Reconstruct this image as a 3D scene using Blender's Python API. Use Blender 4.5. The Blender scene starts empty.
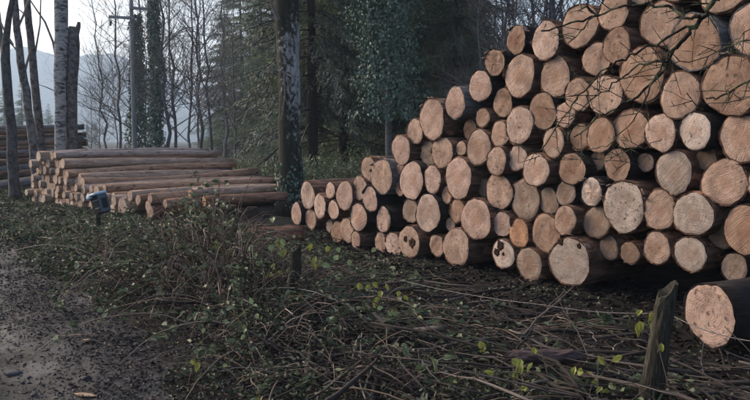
import bpy, math, random
import numpy as np
from mathutils import Vector, Matrix

random.seed(7); RNG = np.random.default_rng(7)
SC = bpy.context.scene
COL = SC.collection
R = math.radians

# ------------------------------------------------------------------ camera, sky, sun, exposure
EYE = Vector((0, 0, 1.6)); FPX = 800.0; PITCH = math.atan(60 / FPX)
cam_d = bpy.data.cameras.new('camera'); cam = bpy.data.objects.new('camera', cam_d); COL.objects.link(cam)
cam.location = EYE; cam.rotation_euler = (math.pi / 2 - PITCH, 0, 0)
cam_d.sensor_width = 36; cam_d.lens = 36 * FPX / 750; cam_d.clip_end = 6000; cam_d.clip_start = 0.05
SC.camera = cam
SUN_EL, SUN_AZ = R(24), R(-62)          # azimuth measured from +Y towards +X: the light comes from the left
world = bpy.data.worlds.new('World'); SC.world = world; world.use_nodes = True
wn = world.node_tree; bg = wn.nodes['Background']
sky = wn.nodes.new('ShaderNodeTexSky'); sky.sky_type = 'NISHITA'; sky.sun_disc = False
sky.sun_elevation = SUN_EL; sky.sun_rotation = SUN_AZ
sky.air_density = .9; sky.dust_density = 4.5; sky.ozone_density = 1.0
wn.links.new(sky.outputs[0], bg.inputs[0]); bg.inputs[1].default_value = 0.12
sun_d = bpy.data.lights.new('sun', 'SUN'); sun_d.energy = 1.4; sun_d.angle = R(45); sun_d.color = (1, .87, .72)
sun = bpy.data.objects.new('sun', sun_d); COL.objects.link(sun)
sv = Vector((math.sin(SUN_AZ) * math.cos(SUN_EL), math.cos(SUN_AZ) * math.cos(SUN_EL), math.sin(SUN_EL)))
sun.rotation_euler = sv.to_track_quat('Z', 'Y').to_euler(); sun.location = (-20, 5, 30)
SC.view_settings.view_transform = 'Standard'; SC.view_settings.look = 'None'
SC.view_settings.gamma = 1; SC.view_settings.use_curve_mapping = False
SC.view_settings.exposure = 1.6
SC.render.engine = 'CYCLES'
SC.cycles.use_denoising = True
SC.cycles.max_bounces = 6; SC.cycles.volume_bounces = 1

# ------------------------------------------------------------------ helpers
CF = Vector((0, math.cos(PITCH), -math.sin(PITCH))); CU = Vector((0, math.sin(PITCH), math.cos(PITCH)))
def ray(u, v): return Vector((1, 0, 0)) * ((u - 375) / FPX) + CU * ((200 - v) / FPX) + CF
def P(u, v, Y): r = ray(u, v); return EYE + r * (Y / r.y)
def onplane(u, v, nx, ny, D):               # vertical plane nx*x + ny*y = D
    r = ray(u, v); return EYE + r * (D / (nx * r.x + ny * r.y))
def onground(u, v, z=0.0): r = ray(u, v); return EYE + r * ((z - EYE.z) / r.z)
def depth(p): return (Vector(p) - EYE).dot(CF)

AX = Vector((.815, .5795, 0)); DR = Vector((-.5795, .815, 0))     # log axis of the big stack, direction of the road
def qs(x, y): return -(AX.x * x + AX.y * y), DR.x * x + DR.y * y   # q: towards the road, s: along it
def xy(q, s): return -AX.x * q + DR.x * s, -AX.y * q + DR.y * s

_pf = np.random.default_rng(3).random((64, 64))
def vnoise(x, y):
    x = np.asarray(x, float); y = np.asarray(y, float)
    xi = np.floor(x).astype(int); yi = np.floor(y).astype(int); fx = x - xi; fy = y - yi
    fx = fx * fx * (3 - 2 * fx); fy = fy * fy * (3 - 2 * fy)
    g = lambda a, b: _pf[a % 64, b % 64]
    return (g(xi, yi) * (1 - fx) + g(xi + 1, yi) * fx) * (1 - fy) + (g(xi, yi + 1) * (1 - fx) + g(xi + 1, yi + 1) * fx) * fy
def fbm(x, y): return vnoise(x, y) * .5 + vnoise(2.1 * x + 9, 2.1 * y + 5) * .3 + vnoise(4.3 * x + 3, 4.3 * y + 7) * .2
def sstep(a, b, x): t = np.clip((np.asarray(x, float) - a) / (b - a), 0, 1); return t * t * (3 - 2 * t)
def edge(s): return -2.30 + .42 * sstep(6.4, 4.6, s)            # right-hand edge of the track
def gz(x, y):
    q, s = qs(np.asarray(x, float), np.asarray(y, float))
    road = sstep(-.35, .1, q - edge(s)) * (1 - sstep(2.2, 3.0, q))
    verge = .10 + .10 * (fbm(x * .7, y * .7) - .5)
    rut = -.07 * np.exp(-((q + 1.1) / .28) ** 2) - .05 * np.exp(-((q - .95) / .3) ** 2)
    return road * (rut + .035 * (fbm(x * 2.3, y * 2.3) - .5)) + (1 - road) * verge

def tag(o, label=None, cat=None, group=None, kind=None):
    if label: o['label'] = label
    if cat: o['category'] = cat
    if group: o['group'] = group
    if kind: o['kind'] = kind
    return o
def link(o, parent=None):
    COL.objects.link(o)
    if parent: o.parent = parent
    return o
def empty(name, loc=(0, 0, 0)):
    o = bpy.data.objects.new(name, None); o.empty_display_size = .2; link(o); o.location = loc; return o
def mesh_np(name, verts, faces, mat, smooth=True):
    """verts (N,3); faces: list of int arrays (M,3) or (M,4)"""
    me = bpy.data.meshes.new(name)
    verts = np.asarray(verts, np.float32).reshape(-1, 3)
    faces = [np.asarray(f, np.int32) for f in faces if len(f)]
    me.vertices.add(len(verts)); me.vertices.foreach_set('co', verts.ravel())
    nl = sum(f.size for f in faces); npoly = sum(len(f) for f in faces)
    me.loops.add(nl); me.loops.foreach_set('vertex_index', np.concatenate([f.ravel() for f in faces]))
    tot = np.concatenate([np.full(len(f), f.shape[1], np.int32) for f in faces])
    st = np.concatenate([[0], np.cumsum(tot)[:-1]]).astype(np.int32)
    me.polygons.add(npoly); me.polygons.foreach_set('loop_start', st)
    me.polygons.foreach_set('use_smooth', np.full(npoly, smooth))
    me.update(calc_edges=True); me.validate()
    if mat: me.materials.append(mat)
    return me
def obj(name, me, parent=None): return link(bpy.data.objects.new(name, me), parent)

class MB:
    def __init__(s): s.v = []; s.q = []; s.t = []; s.n = 0
    def add(s, v, q=None, t=None):
        v = np.asarray(v, float).reshape(-1, 3)
        if q is not None and len(q): s.q.append(np.asarray(q, int) + s.n)
        if t is not None and len(t): s.t.append(np.asarray(t, int) + s.n)
        s.v.append(v); s.n += len(v)
    def tube(s, pts, rad, n=6, cap=True, wob=0, twist=0.0):
        pts = np.asarray([tuple(p) for p in pts], float); m = len(pts)
        rad = np.broadcast_to(np.asarray(rad, float), (m,))
        tan = np.gradient(pts, axis=0); tan /= np.linalg.norm(tan, axis=1)[:, None] + 1e-9
        ref = np.array([0, 0, 1.]) if abs(tan[:, 2].mean()) < .8 else np.array([1., 0, 0])
        u = np.cross(tan, ref); u /= np.linalg.norm(u, axis=1)[:, None] + 1e-9
        w = np.cross(u, tan)
        a = np.arange(n) * 2 * math.pi / n
        rr = rad[:, None] * (1 + (wob * (RNG.random((m, n)) - .5) if wob else 0))
        ring = pts[:, None, :] + rr[..., None] * (np.cos(a)[None, :, None] * u[:, None] + np.sin(a)[None, :, None] * w[:, None])
        v = ring.reshape(-1, 3); i = np.arange(m - 1)[:, None] * n; j = np.arange(n)[None]; k = (j + 1) % n
        q = np.stack([i + j, i + k, i + n + k, i + n + j], -1).reshape(-1, 4)
        t = None
        if cap:
            v = np.vstack([v, pts[:1], pts[-1:]]); j = np.arange(n); k = (j + 1) % n
            t = np.vstack([np.stack([k, j, np.full(n, m * n)], 1), np.stack([(m - 1) * n + j, (m - 1) * n + k, np.full(n, m * n + 1)], 1)])
        s.add(v, q, t)
    def box(s, c, sx, sy, sz, rot=None):
        v = np.array([[x, y, z] for x in (-.5, .5) for y in (-.5, .5) for z in (-.5, .5)]) * (sx, sy, sz)
        if rot is not None: v = v @ np.array(rot.to_3x3()).T
        s.add(v + np.array(c), [[0, 1, 3, 2], [4, 6, 7, 5], [0, 4, 5, 1], [2, 3, 7, 6], [0, 2, 6, 4], [1, 5, 7, 3]])
    def leaves(s, pos, dr, nr, L, W, fold=.25, simple=False):
        pos = np.asarray(pos, float); N = len(pos)
        if N == 0: return
        dr = dr / (np.linalg.norm(dr, axis=1)[:, None] + 1e-9)
        sd = np.cross(dr, nr); sd /= np.linalg.norm(sd, axis=1)[:, None] + 1e-9
        nr = np.cross(sd, dr)
        L = np.broadcast_to(L, (N,))[:, None]; W = np.broadcast_to(W, (N,))[:, None]
        if simple:
            v = np.stack([pos, pos + dr * L * .45 + sd * W * .5, pos + dr * L, pos + dr * L * .45 - sd * W * .5], 1)
            b = np.arange(N)[:, None] * 4
            s.add(v.reshape(-1, 3), b + np.array([[0, 1, 2, 3]])); return
        up = nr * W * fold
        v = np.stack([pos, pos + dr * L * .3 + sd * W * .5 + up, pos + dr * L * .72 + sd * W * .34 + up * .7, pos + dr * L - nr * L * .12,
                      pos + dr * L * .72 - sd * W * .34 + up * .7, pos + dr * L * .3 - sd * W * .5 + up], 1)
        b = np.arange(N)[:, None] * 6
        s.add(v.reshape(-1, 3), np.concatenate([b + np.array([[0, 1, 2, 3]]), b + np.array([[0, 3, 4, 5]])]))
    def mesh(s, name, mat, smooth=True):
        return mesh_np(name, np.vstack(s.v), ([np.vstack(s.q)] if s.q else []) + ([np.vstack(s.t)] if s.t else []), mat, smooth)
    def build(s, name, mat, parent=None, smooth=True): return obj(name, s.mesh(name, mat, smooth), parent)

# ------------------------------------------------------------------ materials
def newmat(name):
    m = bpy.data.materials.new(name); m.use_nodes = True; nt = m.node_tree
    nt.nodes['Principled BSDF'].inputs['Specular IOR Level'].default_value = .12
    return m, nt, nt.nodes['Principled BSDF']
def nd(nt, t, **kw):
    n = nt.nodes.new(t)
    for k, v in kw.items():
        if k.startswith('i_'):
            key = k[2:]; key = int(key) if key.isdigit() else key
            n.inputs[key].default_value = v
        else: setattr(n, k, v)
    return n
def ramp(nt, fac, stops, interp='LINEAR'):
    r = nt.nodes.new('ShaderNodeValToRGB'); e = r.color_ramp.elements; r.color_ramp.interpolation = interp
    while len(e) < len(stops): e.new(.5)
    for k, (p, c) in zip(e, stops): k.position = p; k.color = (*c, 1)
    nt.links.new(fac, r.inputs[0]); return r.outputs[0]
def noise(nt, scale, detail=4, rough=.6, vec=None, dist=0):
    n = nd(nt, 'ShaderNodeTexNoise'); n.inputs['Scale'].default_value = scale; n.inputs['Detail'].default_value = detail
    n.inputs['Roughness'].default_value = rough; n.inputs['Distortion'].default_value = dist
    if vec is not None: nt.links.new(vec, n.inputs['Vector'])
    return n.outputs['Fac']
def coords(nt, scale=(1, 1, 1), kind='Object', rnd=False):
    c = nd(nt, 'ShaderNodeTexCoord'); m = nd(nt, 'ShaderNodeMapping'); m.inputs['Scale'].default_value = scale
    nt.links.new(c.outputs[kind], m.inputs[0])
    if rnd:
        o = nd(nt, 'ShaderNodeObjectInfo'); mu = nd(nt, 'ShaderNodeMath', operation='MULTIPLY'); mu.inputs[1].default_value = 57.0
        nt.links.new(o.outputs['Random'], mu.inputs[0]); nt.links.new(mu.outputs[0], m.inputs['Location'])
    return m.outputs[0]
def bump(nt, h, bsdf, strength=.5, dist=.02):
    b = nd(nt, 'ShaderNodeBump'); b.inputs['Strength'].default_value = strength; b.inputs['Distance'].default_value = dist
    nt.links.new(h, b.inputs['Height']); nt.links.new(b.outputs[0], bsdf.inputs['Normal'])
def mix(nt, fac, a, b, mode='MIX'):
    m = nd(nt, 'ShaderNodeMix', data_type='RGBA', blend_type=mode)
    for s, v in ((0, fac), (6, a), (7, b)):
        if hasattr(v, 'type') and hasattr(v, 'is_linked'): nt.links.new(v, m.inputs[s])
        elif s == 0: m.inputs[0].default_value = v
        else: m.inputs[s].default_value = (*v, 1)
    return m.outputs[2]
def mth(nt, op, a, b=None):
    m = nd(nt, 'ShaderNodeMath', operation=op)
    for i, v in enumerate((a, b)):
        if v is None: continue
        if hasattr(v, 'is_linked'): nt.links.new(v, m.inputs[i])
        else: m.inputs[i].default_value = v
    return m.outputs[0]

def bark_mat(name, stops, stretch=(1.6, 9, 9), bs=.7, rough=.9, flake=None):
    m, nt, b = newmat(name); v = coords(nt, stretch, rnd=True)
    n = noise(nt, 2.2, 7, .68, v, .4); c = ramp(nt, n, stops)
    if flake:
        n2 = noise(nt, 3.0, 3, .6, coords(nt, (1.5, 3, 3), rnd=True)); f = ramp(nt, n2, [(.60, (0, 0, 0)), (.66, (1, 1, 1))])
        c = mix(nt, f, c, flake)
    nt.links.new(c, b.inputs['Base Color']); b.inputs['Roughness'].default_value = rough
    bump(nt, noise(nt, 4, 8, .7, v), b, bs, .03); return m
M = {}
M['bark'] = bark_mat('spruce bark', [(.3, (.022, .013, .010)), (.5, (.085, .046, .033)), (.72, (.20, .125, .092))], flake=(.24, .12, .075))
M['bark_pink'] = bark_mat('weathered log bark', [(.25, (.10, .063, .045)), (.5, (.31, .21, .155)), (.75, (.52, .40, .32))], flake=(.52, .30, .19))
M['bark_tan'] = bark_mat('orange tan bark', [(.25, (.11, .06, .038)), (.5, (.31, .18, .115)), (.75, (.48, .32, .22))], flake=(.10, .06, .045))
M['bark_pale'] = bark_mat('pale weathered bark', [(.25, (.13, .09, .075)), (.5, (.32, .245, .21)), (.75, (.52, .43, .38))], flake=(.14, .085, .065))
M['bark_dark'] = bark_mat('wet dark bark', [(.3, (.008, .006, .006)), (.6, (.028, .022, .021)), (.8, (.06, .05, .048))])
M['bark_grey'] = bark_mat('grey bark', [(.3, (.035, .032, .033)), (.55, (.12, .11, .115)), (.75, (.25, .235, .24))])
M['orange_wood'] = bark_mat('freshly peeled orange wood', [(.3, (.06, .035, .028)), (.5, (.20, .10, .065)), (.75, (.40, .21, .13))], flake=(.05, .033, .03))

def cut_material():
    m, nt, b = newmat('sawn log end')
    oi = nd(nt, 'ShaderNodeObjectInfo'); tc = nd(nt, 'ShaderNodeTexCoord')
    sep = nd(nt, 'ShaderNodeSeparateXYZ'); nt.links.new(tc.outputs['Object'], sep.inputs[0])
    vr = coords(nt, (3, 3, 3), rnd=True)
    y, z = sep.outputs[1], sep.outputs[2]
    rr = mth(nt, 'SQRT', mth(nt, 'ADD', mth(nt, 'MULTIPLY', y, y), mth(nt, 'MULTIPLY', z, z)))
    rr = mth(nt, 'ADD', rr, mth(nt, 'MULTIPLY', noise(nt, 2.0, 2, .5, vr), .05))
    ring = mth(nt, 'SINE', mth(nt, 'MULTIPLY', rr, 330.0)); ring2 = mth(nt, 'SINE', mth(nt, 'MULTIPLY', rr, 118.0))
    rings = mth(nt, 'ADD', mth(nt, 'MULTIPLY', ring, .5), mth(nt, 'MULTIPLY', ring2, .5))
    # saw marks: parallel scores turned a different way on every end
    vrot = nd(nt, 'ShaderNodeVectorRotate', rotation_type='X_AXIS'); nt.links.new(tc.outputs['Object'], vrot.inputs['Vector'])
    nt.links.new(mth(nt, 'MULTIPLY', oi.outputs['Random'], 6.28), vrot.inputs['Angle'])
    mp = nd(nt, 'ShaderNodeMapping'); mp.inputs['Scale'].default_value = (1, 2.2, 60); nt.links.new(vrot.outputs[0], mp.inputs[0])
    saw = noise(nt, 1.6, 3, .6, mp.outputs[0])
    base = oi.outputs['Color']
    blot = noise(nt, 1.7, 5, .65, vr, .6)
    c = mix(nt, ramp(nt, blot, [(.34, (0, 0, 0)), (.62, (1, 1, 1))]), mix(nt, 1.0, base, (.52, .49, .48), 'MULTIPLY'), base)
    c = mix(nt, ramp(nt, rings, [(0.3, (.0, .0, .0)), (1, (.30, .30, .30))]), c, mix(nt, 1.0, base, (.62, .50, .42), 'MULTIPLY'))
    c = mix(nt, ramp(nt, saw, [(.30, (.38, .38, .38)), (.48, (0, 0, 0))]), c, mix(nt, 1.0, base, (.45, .40, .38), 'MULTIPLY'))
    # sapwood ring a little paler, heart a little browner is in the blotches; dark dirt specks
    heart = ramp(nt, mth(nt, 'ADD', rr, mth(nt, 'MULTIPLY', oi.outputs['Random'], .09)), [(.10, (.55, .55, .55)), (.155, (0, 0, 0))])
    c = mix(nt, heart, c, mix(nt, 1.0, base, (.66, .52, .44), 'MULTIPLY'))
    ang = mth(nt, 'ARCTAN2', mth(nt, 'ADD', y, mth(nt, 'MULTIPLY', mth(nt, 'SUBTRACT', oi.outputs['Random'], .5), .06)), z)
    cv = nd(nt, 'ShaderNodeCombineXYZ'); nt.links.new(mth(nt, 'MULTIPLY', ang, 1.3), cv.inputs[0]); nt.links.new(mth(nt, 'MULTIPLY', oi.outputs['Random'], 91.0), cv.inputs[1]); nt.links.new(mth(nt, 'MULTIPLY', rr, 2.0), cv.inputs[2])
    ck = mth(nt, 'ABSOLUTE', mth(nt, 'SUBTRACT', noise(nt, 1.6, 3, .6, cv.outputs[0]), .52))
    c = mix(nt, ramp(nt, ck, [(.003, (.5, .5, .5)), (.011, (0, 0, 0))]), c, (.08, .055, .04))
    speck = mth(nt, 'ADD', noise(nt, 7.0, 3, .7, vr), mth(nt, 'MULTIPLY', mth(nt, 'SUBTRACT', oi.outputs['Random'], .8), .12))
    c = mix(nt, ramp(nt, speck, [(.585, (0, 0, 0)), (.68, (.85, .85, .85))]), c, (.05, .034, .027))
    nt.links.new(c, b.inputs['Base Color']); b.inputs['Roughness'].default_value = .85
    bump(nt, mth(nt, 'ADD', mth(nt, 'MULTIPLY', saw, 1.2), mth(nt, 'ADD', noise(nt, 14, 4, .7, vr), mth(nt, 'MULTIPLY', rings, .15))), b, .55, .012)
    return m
M['cut'] = cut_material()
def simple(name, stops, scale=6, rough=.85, bs=.3, kind='Object', stretch=(1, 1, 1), dist=.02):
    m, nt, b = newmat(name); v = coords(nt, stretch, kind); n = noise(nt, scale, 6, .65, v)
    nt.links.new(ramp(nt, n, stops), b.inputs['Base Color']); b.inputs['Roughness'].default_value = rough
    if bs: bump(nt, n, b, bs, dist)
    return m
def leaf_mat(name, stops, rough=.6, trans=.0):
    m, nt, b = newmat(name); g = nd(nt, 'ShaderNodeNewGeometry')
    nt.links.new(ramp(nt, g.outputs['Random Per Island'], stops), b.inputs['Base Color']); b.inputs['Roughness'].default_value = rough
    b.inputs['Specular IOR Level'].default_value = .2
    if trans:
        tr = nd(nt, 'ShaderNodeBsdfTranslucent'); ms = nd(nt, 'ShaderNodeMixShader'); ms.inputs[0].default_value = trans
        nt.links.new(ramp(nt, g.outputs['Random Per Island'], stops), tr.inputs[0])
        nt.links.new(b.outputs[0], ms.inputs[1]); nt.links.new(tr.outputs[0], ms.inputs[2])
        nt.links.new(ms.outputs[0], nt.nodes['Material Output'].inputs[0])
    return m
M['needle'] = leaf_mat('spruce needles', [(0, (.038, .062, .030)), (.5, (.088, .13, .062)), (1, (.18, .225, .11))], .6, .2)
M['needle_grey'] = leaf_mat('lichen grey spruce needles', [(0, (.045, .06, .048)), (.5, (.11, .125, .09)), (1, (.22, .23, .17))])
M['ivy'] = leaf_mat('ivy leaves', [(0, (.03, .06, .042)), (.6, (.075, .12, .085)), (1, (.18, .23, .18))], .4)
M['bramble'] = leaf_mat('bramble leaves', [(0, (.014, .020, .010)), (.35, (.034, .046, .022)), (.62, (.072, .088, .046)), (.80, (.085, .062, .036)), (.94, (.13, .14, .09)), (1, (.20, .21, .16))], .6, .15)
M['weed'] = leaf_mat('weed leaves', [(0, (.03, .045, .022)), (.5, (.075, .10, .055)), (.85, (.13, .15, .08)), (1, (.21, .22, .15))], .6, .2)
M['litter'] = leaf_mat('fallen leaves', [(0, (.010, .008, .009)), (.45, (.030, .024, .024)), (.80, (.07, .056, .052)), (.96, (.13, .105, .092)), (1, (.22, .18, .155))], .8)
M['grit'] = leaf_mat('grit', [(0, (.018, .017, .018)), (.6, (.055, .052, .055)), (1, (.14, .135, .14))], .8)
M['crumb'] = leaf_mat('shade-darkened bark crumbs', [(0, (.004, .003, .003)), (.7, (.014, .010, .009)), (1, (.05, .036, .03))], .9)  # bark litter, its tone sunk to paint in the shade under the stack
M['yellow'] = leaf_mat('yellowing leaves', [(0, (.11, .13, .03)), (.5, (.21, .23, .05)), (1, (.30, .27, .07))], .45, .3)
M['pale_green'] = leaf_mat('pale green leaves', [(0, (.12, .17, .08)), (1, (.28, .34, .16))], .5, .2)
M['shrub'] = leaf_mat('shrub leaves', [(0, (.05, .075, .04)), (.6, (.13, .165, .085)), (1, (.26, .29, .18))], .5, .15)
M['stalk'] = leaf_mat('dry stalks', [(0, (.026, .018, .013)), (.5, (.08, .055, .042)), (.85, (.17, .125, .095)), (1, (.28, .23, .19))], .8)
M['twig'] = leaf_mat('bare twigs', [(0, (.04, .035, .034)), (.6, (.10, .086, .082)), (1, (.19, .168, .16))], .85)
M['brush'] = leaf_mat('cut branches', [(0, (.010, .008, .007)), (.6, (.035, .027, .024)), (1, (.11, .09, .08))], .85)
M['soil'] = simple('forest soil', [(.3, (.004, .0035, .003)), (.55, (.010, .008, .007)), (.8, (.024, .020, .016))], 5, .95, .8, dist=.05)  # near-black soil tone also carries the deep shade below the stack
M['post'] = simple('grey weathered post', [(.3, (.010, .009, .007)), (.55, (.038, .033, .025)), (.75, (.095, .085, .065))], 9, .9, .6, stretch=(9, 9, 1.2))
M['wire'] = simple('rusty wire', [(.3, (.07, .06, .055)), (.7, (.20, .18, .17))], 40, .6, 0)
M['rot'] = simple('rotten wood', [(.3, (.008, .005, .004)), (.6, (.030, .017, .011)), (.8, (.07, .035, .02))], 30, .95, .8)
M['rotwood'] = simple('reddish rotten wood', [(.3, (.035, .022, .022)), (.55, (.10, .068, .066)), (.75, (.19, .13, .12))], 7, .9, 1.0, stretch=(2, 9, 9), dist=.04)
M['chip'] = simple('fresh wood chip', [(.3, (.16, .095, .065)), (.7, (.40, .27, .18))], 22, .8, .5)
M['stone'] = simple('dark stone', [(.3, (.02, .02, .022)), (.7, (.07, .07, .075))], 9, .7, .5)
M['pole'] = simple('utility pole wood', [(.3, (.13, .13, .135)), (.7, (.24, .24, .25))], 3, .9, .3, stretch=(6, 6, .5))
M['insul'] = simple('insulator', [(.3, (.05, .045, .045)), (.7, (.09, .08, .08))], 9, .3, 0)
M['blue'] = simple('light blue plastic', [(.3, (.24, .32, .40)), (.7, (.36, .45, .53))], 3, .4, .1)
M['blue_dark'] = simple('blue plastic', [(.3, (.045, .06, .075)), (.7, (.08, .10, .12))], 4, .4, .1)
M['black'] = simple('black plastic', [(.3, (.008, .009, .011)), (.7, (.018, .020, .024))], 4, .5, .1)
M['hill'] = simple('wooded hill', [(.3, (.012, .022, .018)), (.55, (.03, .042, .03)), (.75, (.06, .065, .05))], .05, 1, .0)
def birch_mat(name, white, dark, amount, ring=(2.2, 2.2, 9), moss=None, soft=.08):
    m, nt, b = newmat(name); v = coords(nt, ring, rnd=True)
    n = noise(nt, 1.5, 5, .6, v, .5); f = ramp(nt, n, [(amount - .03, (0, 0, 0)), (amount + soft, (1, 1, 1))])
    w = ramp(nt, noise(nt, 8, 4, .6, coords(nt, (1, 1, 3))), [(.3, tuple(.65 * c for c in white)), (.7, white)])
    c = mix(nt, f, w, dark)
    if moss:
        f2 = ramp(nt, noise(nt, 2.2, 4, .6, coords(nt, (1, 1, .8), rnd=True)), [(.55, (0, 0, 0)), (.62, (1, 1, 1))]); c = mix(nt, f2, c, moss)
    nt.links.new(c, b.inputs['Base Color']); b.inputs['Roughness'].default_value = .85
    bump(nt, n, b, .5, .03); return m
M['birch'] = birch_mat('pale birch bark', (.36, .345, .34), (.05, .045, .045), .50, (3.4, 3.4, 9), soft=.12)
M['alder'] = birch_mat('grey alder bark', (.17, .155, .155), (.04, .034, .033), .45, (7, 7, 6), soft=.18)
M['aldark'] = birch_mat('dark alder bark', (.09, .085, .085), (.028, .025, .024), .45, (7, 7, 5), soft=.18)
m, nt, b = newmat('moss blotched trunk')          # pale bark, dark moss thick near the foot and on the weather side
tc = nd(nt, 'ShaderNodeTexCoord'); sx_ = nd(nt, 'ShaderNodeSeparateXYZ'); nt.links.new(tc.outputs['Object'], sx_.inputs[0])
n1 = noise(nt, 2.6, 8, .68, coords(nt, (5, 5, 3.2)), .5)
hgt = ramp(nt, mth(nt, 'MULTIPLY', sx_.outputs[2], .2), [(.10, (.30, .30, .30)), (.36, (.13, .13, .13)), (.52, (.02, .02, .02)), (.70, (.02, .02, .02)), (.86, (.24, .24, .24))])
f = ramp(nt, mth(nt, 'ADD', mth(nt, 'ADD', n1, hgt), mth(nt, 'MULTIPLY', sx_.outputs[0], -.4)), [(.46, (0, 0, 0)), (.58, (1, 1, 1))])
w = ramp(nt, noise(nt, 12, 6, .7), [(.3, (.12, .115, .11)), (.5, (.26, .25, .245)), (.7, (.40, .39, .385))])
dk = ramp(nt, noise(nt, 20, 4, .7), [(.3, (.008, .008, .007)), (.7, (.035, .035, .024))])
nt.links.new(mix(nt, f, w, dk), b.inputs['Base Color']); b.inputs['Roughness'].default_value = .9; bump(nt, mth(nt, 'ADD', f, noise(nt, 25, 5, .7)), b, .6, .02); M['mossy'] = m
M['lichen_branch'] = birch_mat('lichened branch', (.12, .125, .07), (.02, .017, .014), .44, (9, 9, 9))

# ------------------------------------------------------------------ ground, road, hills
def axis_grid(lo, hi, near0, near1, step, grow=1.13):
    a = list(np.arange(near0, near1 + 1e-6, step)); st = step
    while a[-1] < hi: st *= grow; a.append(a[-1] + st)
    st = step
    while a[0] > lo: st *= grow; a.insert(0, a[0] - st)
    return np.clip(np.array(a), lo, hi)
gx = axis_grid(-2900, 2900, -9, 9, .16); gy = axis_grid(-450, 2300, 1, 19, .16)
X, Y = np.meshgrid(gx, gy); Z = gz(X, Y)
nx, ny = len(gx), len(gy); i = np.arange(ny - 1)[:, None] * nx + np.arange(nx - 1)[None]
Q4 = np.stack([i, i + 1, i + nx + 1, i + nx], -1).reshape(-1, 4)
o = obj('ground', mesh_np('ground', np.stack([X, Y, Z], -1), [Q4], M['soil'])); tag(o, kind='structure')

# the track: a strip with an uneven edge, 1 cm above the soil
m, nt, b = newmat('muddy track')
v = coords(nt, (1, 1, 1)); n1 = noise(nt, 1.3, 6, .65, v); n2 = noise(nt, 22, 8, .75, v)
c1 = ramp(nt, n1, [(.36, (.014, .013, .015)), (.5, (.040, .038, .042)), (.64, (.085, .082, .088))])
c2 = ramp(nt, noise(nt, 70, 5, .8, v), [(.38, (.30, .29, .29)), (.52, (.85, .85, .85)), (.68, (1.5, 1.48, 1.45))])
nt.links.new(mix(nt, 1.0, c1, c2, 'MULTIPLY'), b.inputs['Base Color'])
nt.links.new(ramp(nt, n1, [(.35, (.75, .75, .75)), (.65, (.42, .42, .42))]), b.inputs['Roughness'])
bump(nt, mth(nt, 'ADD', n2, noise(nt, 75, 4, .8, v)), b, 1.0, .04); M['track'] = m
sl = np.arange(-3, 60, .12); qn = 40
rv = []
for k, s in enumerate(sl):
    e0 = float(edge(s)) - .05 + .35 * (fbm(s * .8, 3.3) - .5) + .15 * (fbm(s * 3.1, 8) - .5); e1 = 2.4
    for j in range(qn):
        q = e0 + (e1 - e0) * (j / (qn - 1)) ** 1.3; x, y = xy(q, s)
        rv.append((x, y, float(gz(x, y)) + (.012 if j else -.03)))
i = np.arange(len(sl) - 1)[:, None] * qn + np.arange(qn - 1)[None]
o = obj('road', mesh_np('road', rv, [np.stack([i, i + 1, i + qn + 1, i + qn], -1).reshape(-1, 4)], M['track'])); tag(o, kind='structure')

def hill(Yd, prof, back, seed, name='hill'):
    us = np.arange(-500, 1260, 4.0); pu = [p[0] for p in prof]; pv = [p[1] for p in prof]
    vv = np.interp(us, pu, pv) + 3.0 * (fbm(us * .03 + seed, us * 0 + seed) - .5) + 1.6 * (vnoise(us * .35 + seed, us * 0) - .5)
    rows = []
    for k, f in enumerate(np.linspace(0, 1, 9)):
        Yk = Yd - back * .5 * (1 - f)
        h = (EYE.z + (140 - vv) / FPX * Yd) * (f ** .8) + 3 * (fbm(us * .05 + k, us * 0 + k * 3.3) - .5) * (0 if k in (0, 8) else 1)
        rows.append(np.stack([(us - 375) / FPX * Yd, np.full_like(us, Yk), h - (1 if k == 0 else 0)], -1))
    rows.append(np.stack([(us - 375) / FPX * Yd, np.full_like(us, Yd + back), us * 0 - 1], -1))
    n = len(us); i = np.arange(len(rows) - 1)[:, None] * n + np.arange(n - 1)[None]
    tag(obj(name, mesh_np(name, np.concatenate(rows), [np.stack([i, i + 1, i + n + 1, i + n], -1).reshape(-1, 4)], M['hill'])), kind='structure')
hill(1150, [(-500, 60), (-60, 60), (0, 52), (30, 47), (50, 54), (78, 57), (115, 54), (130, 60), (171, 79), (240, 92), (400, 100), (1260, 90)], 400, 4)
hill(900, [(-500, 110), (-100, 108), (0, 100), (40, 112), (70, 118), (110, 122), (160, 108), (240, 104), (1260, 104)], 150, 11)

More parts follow.
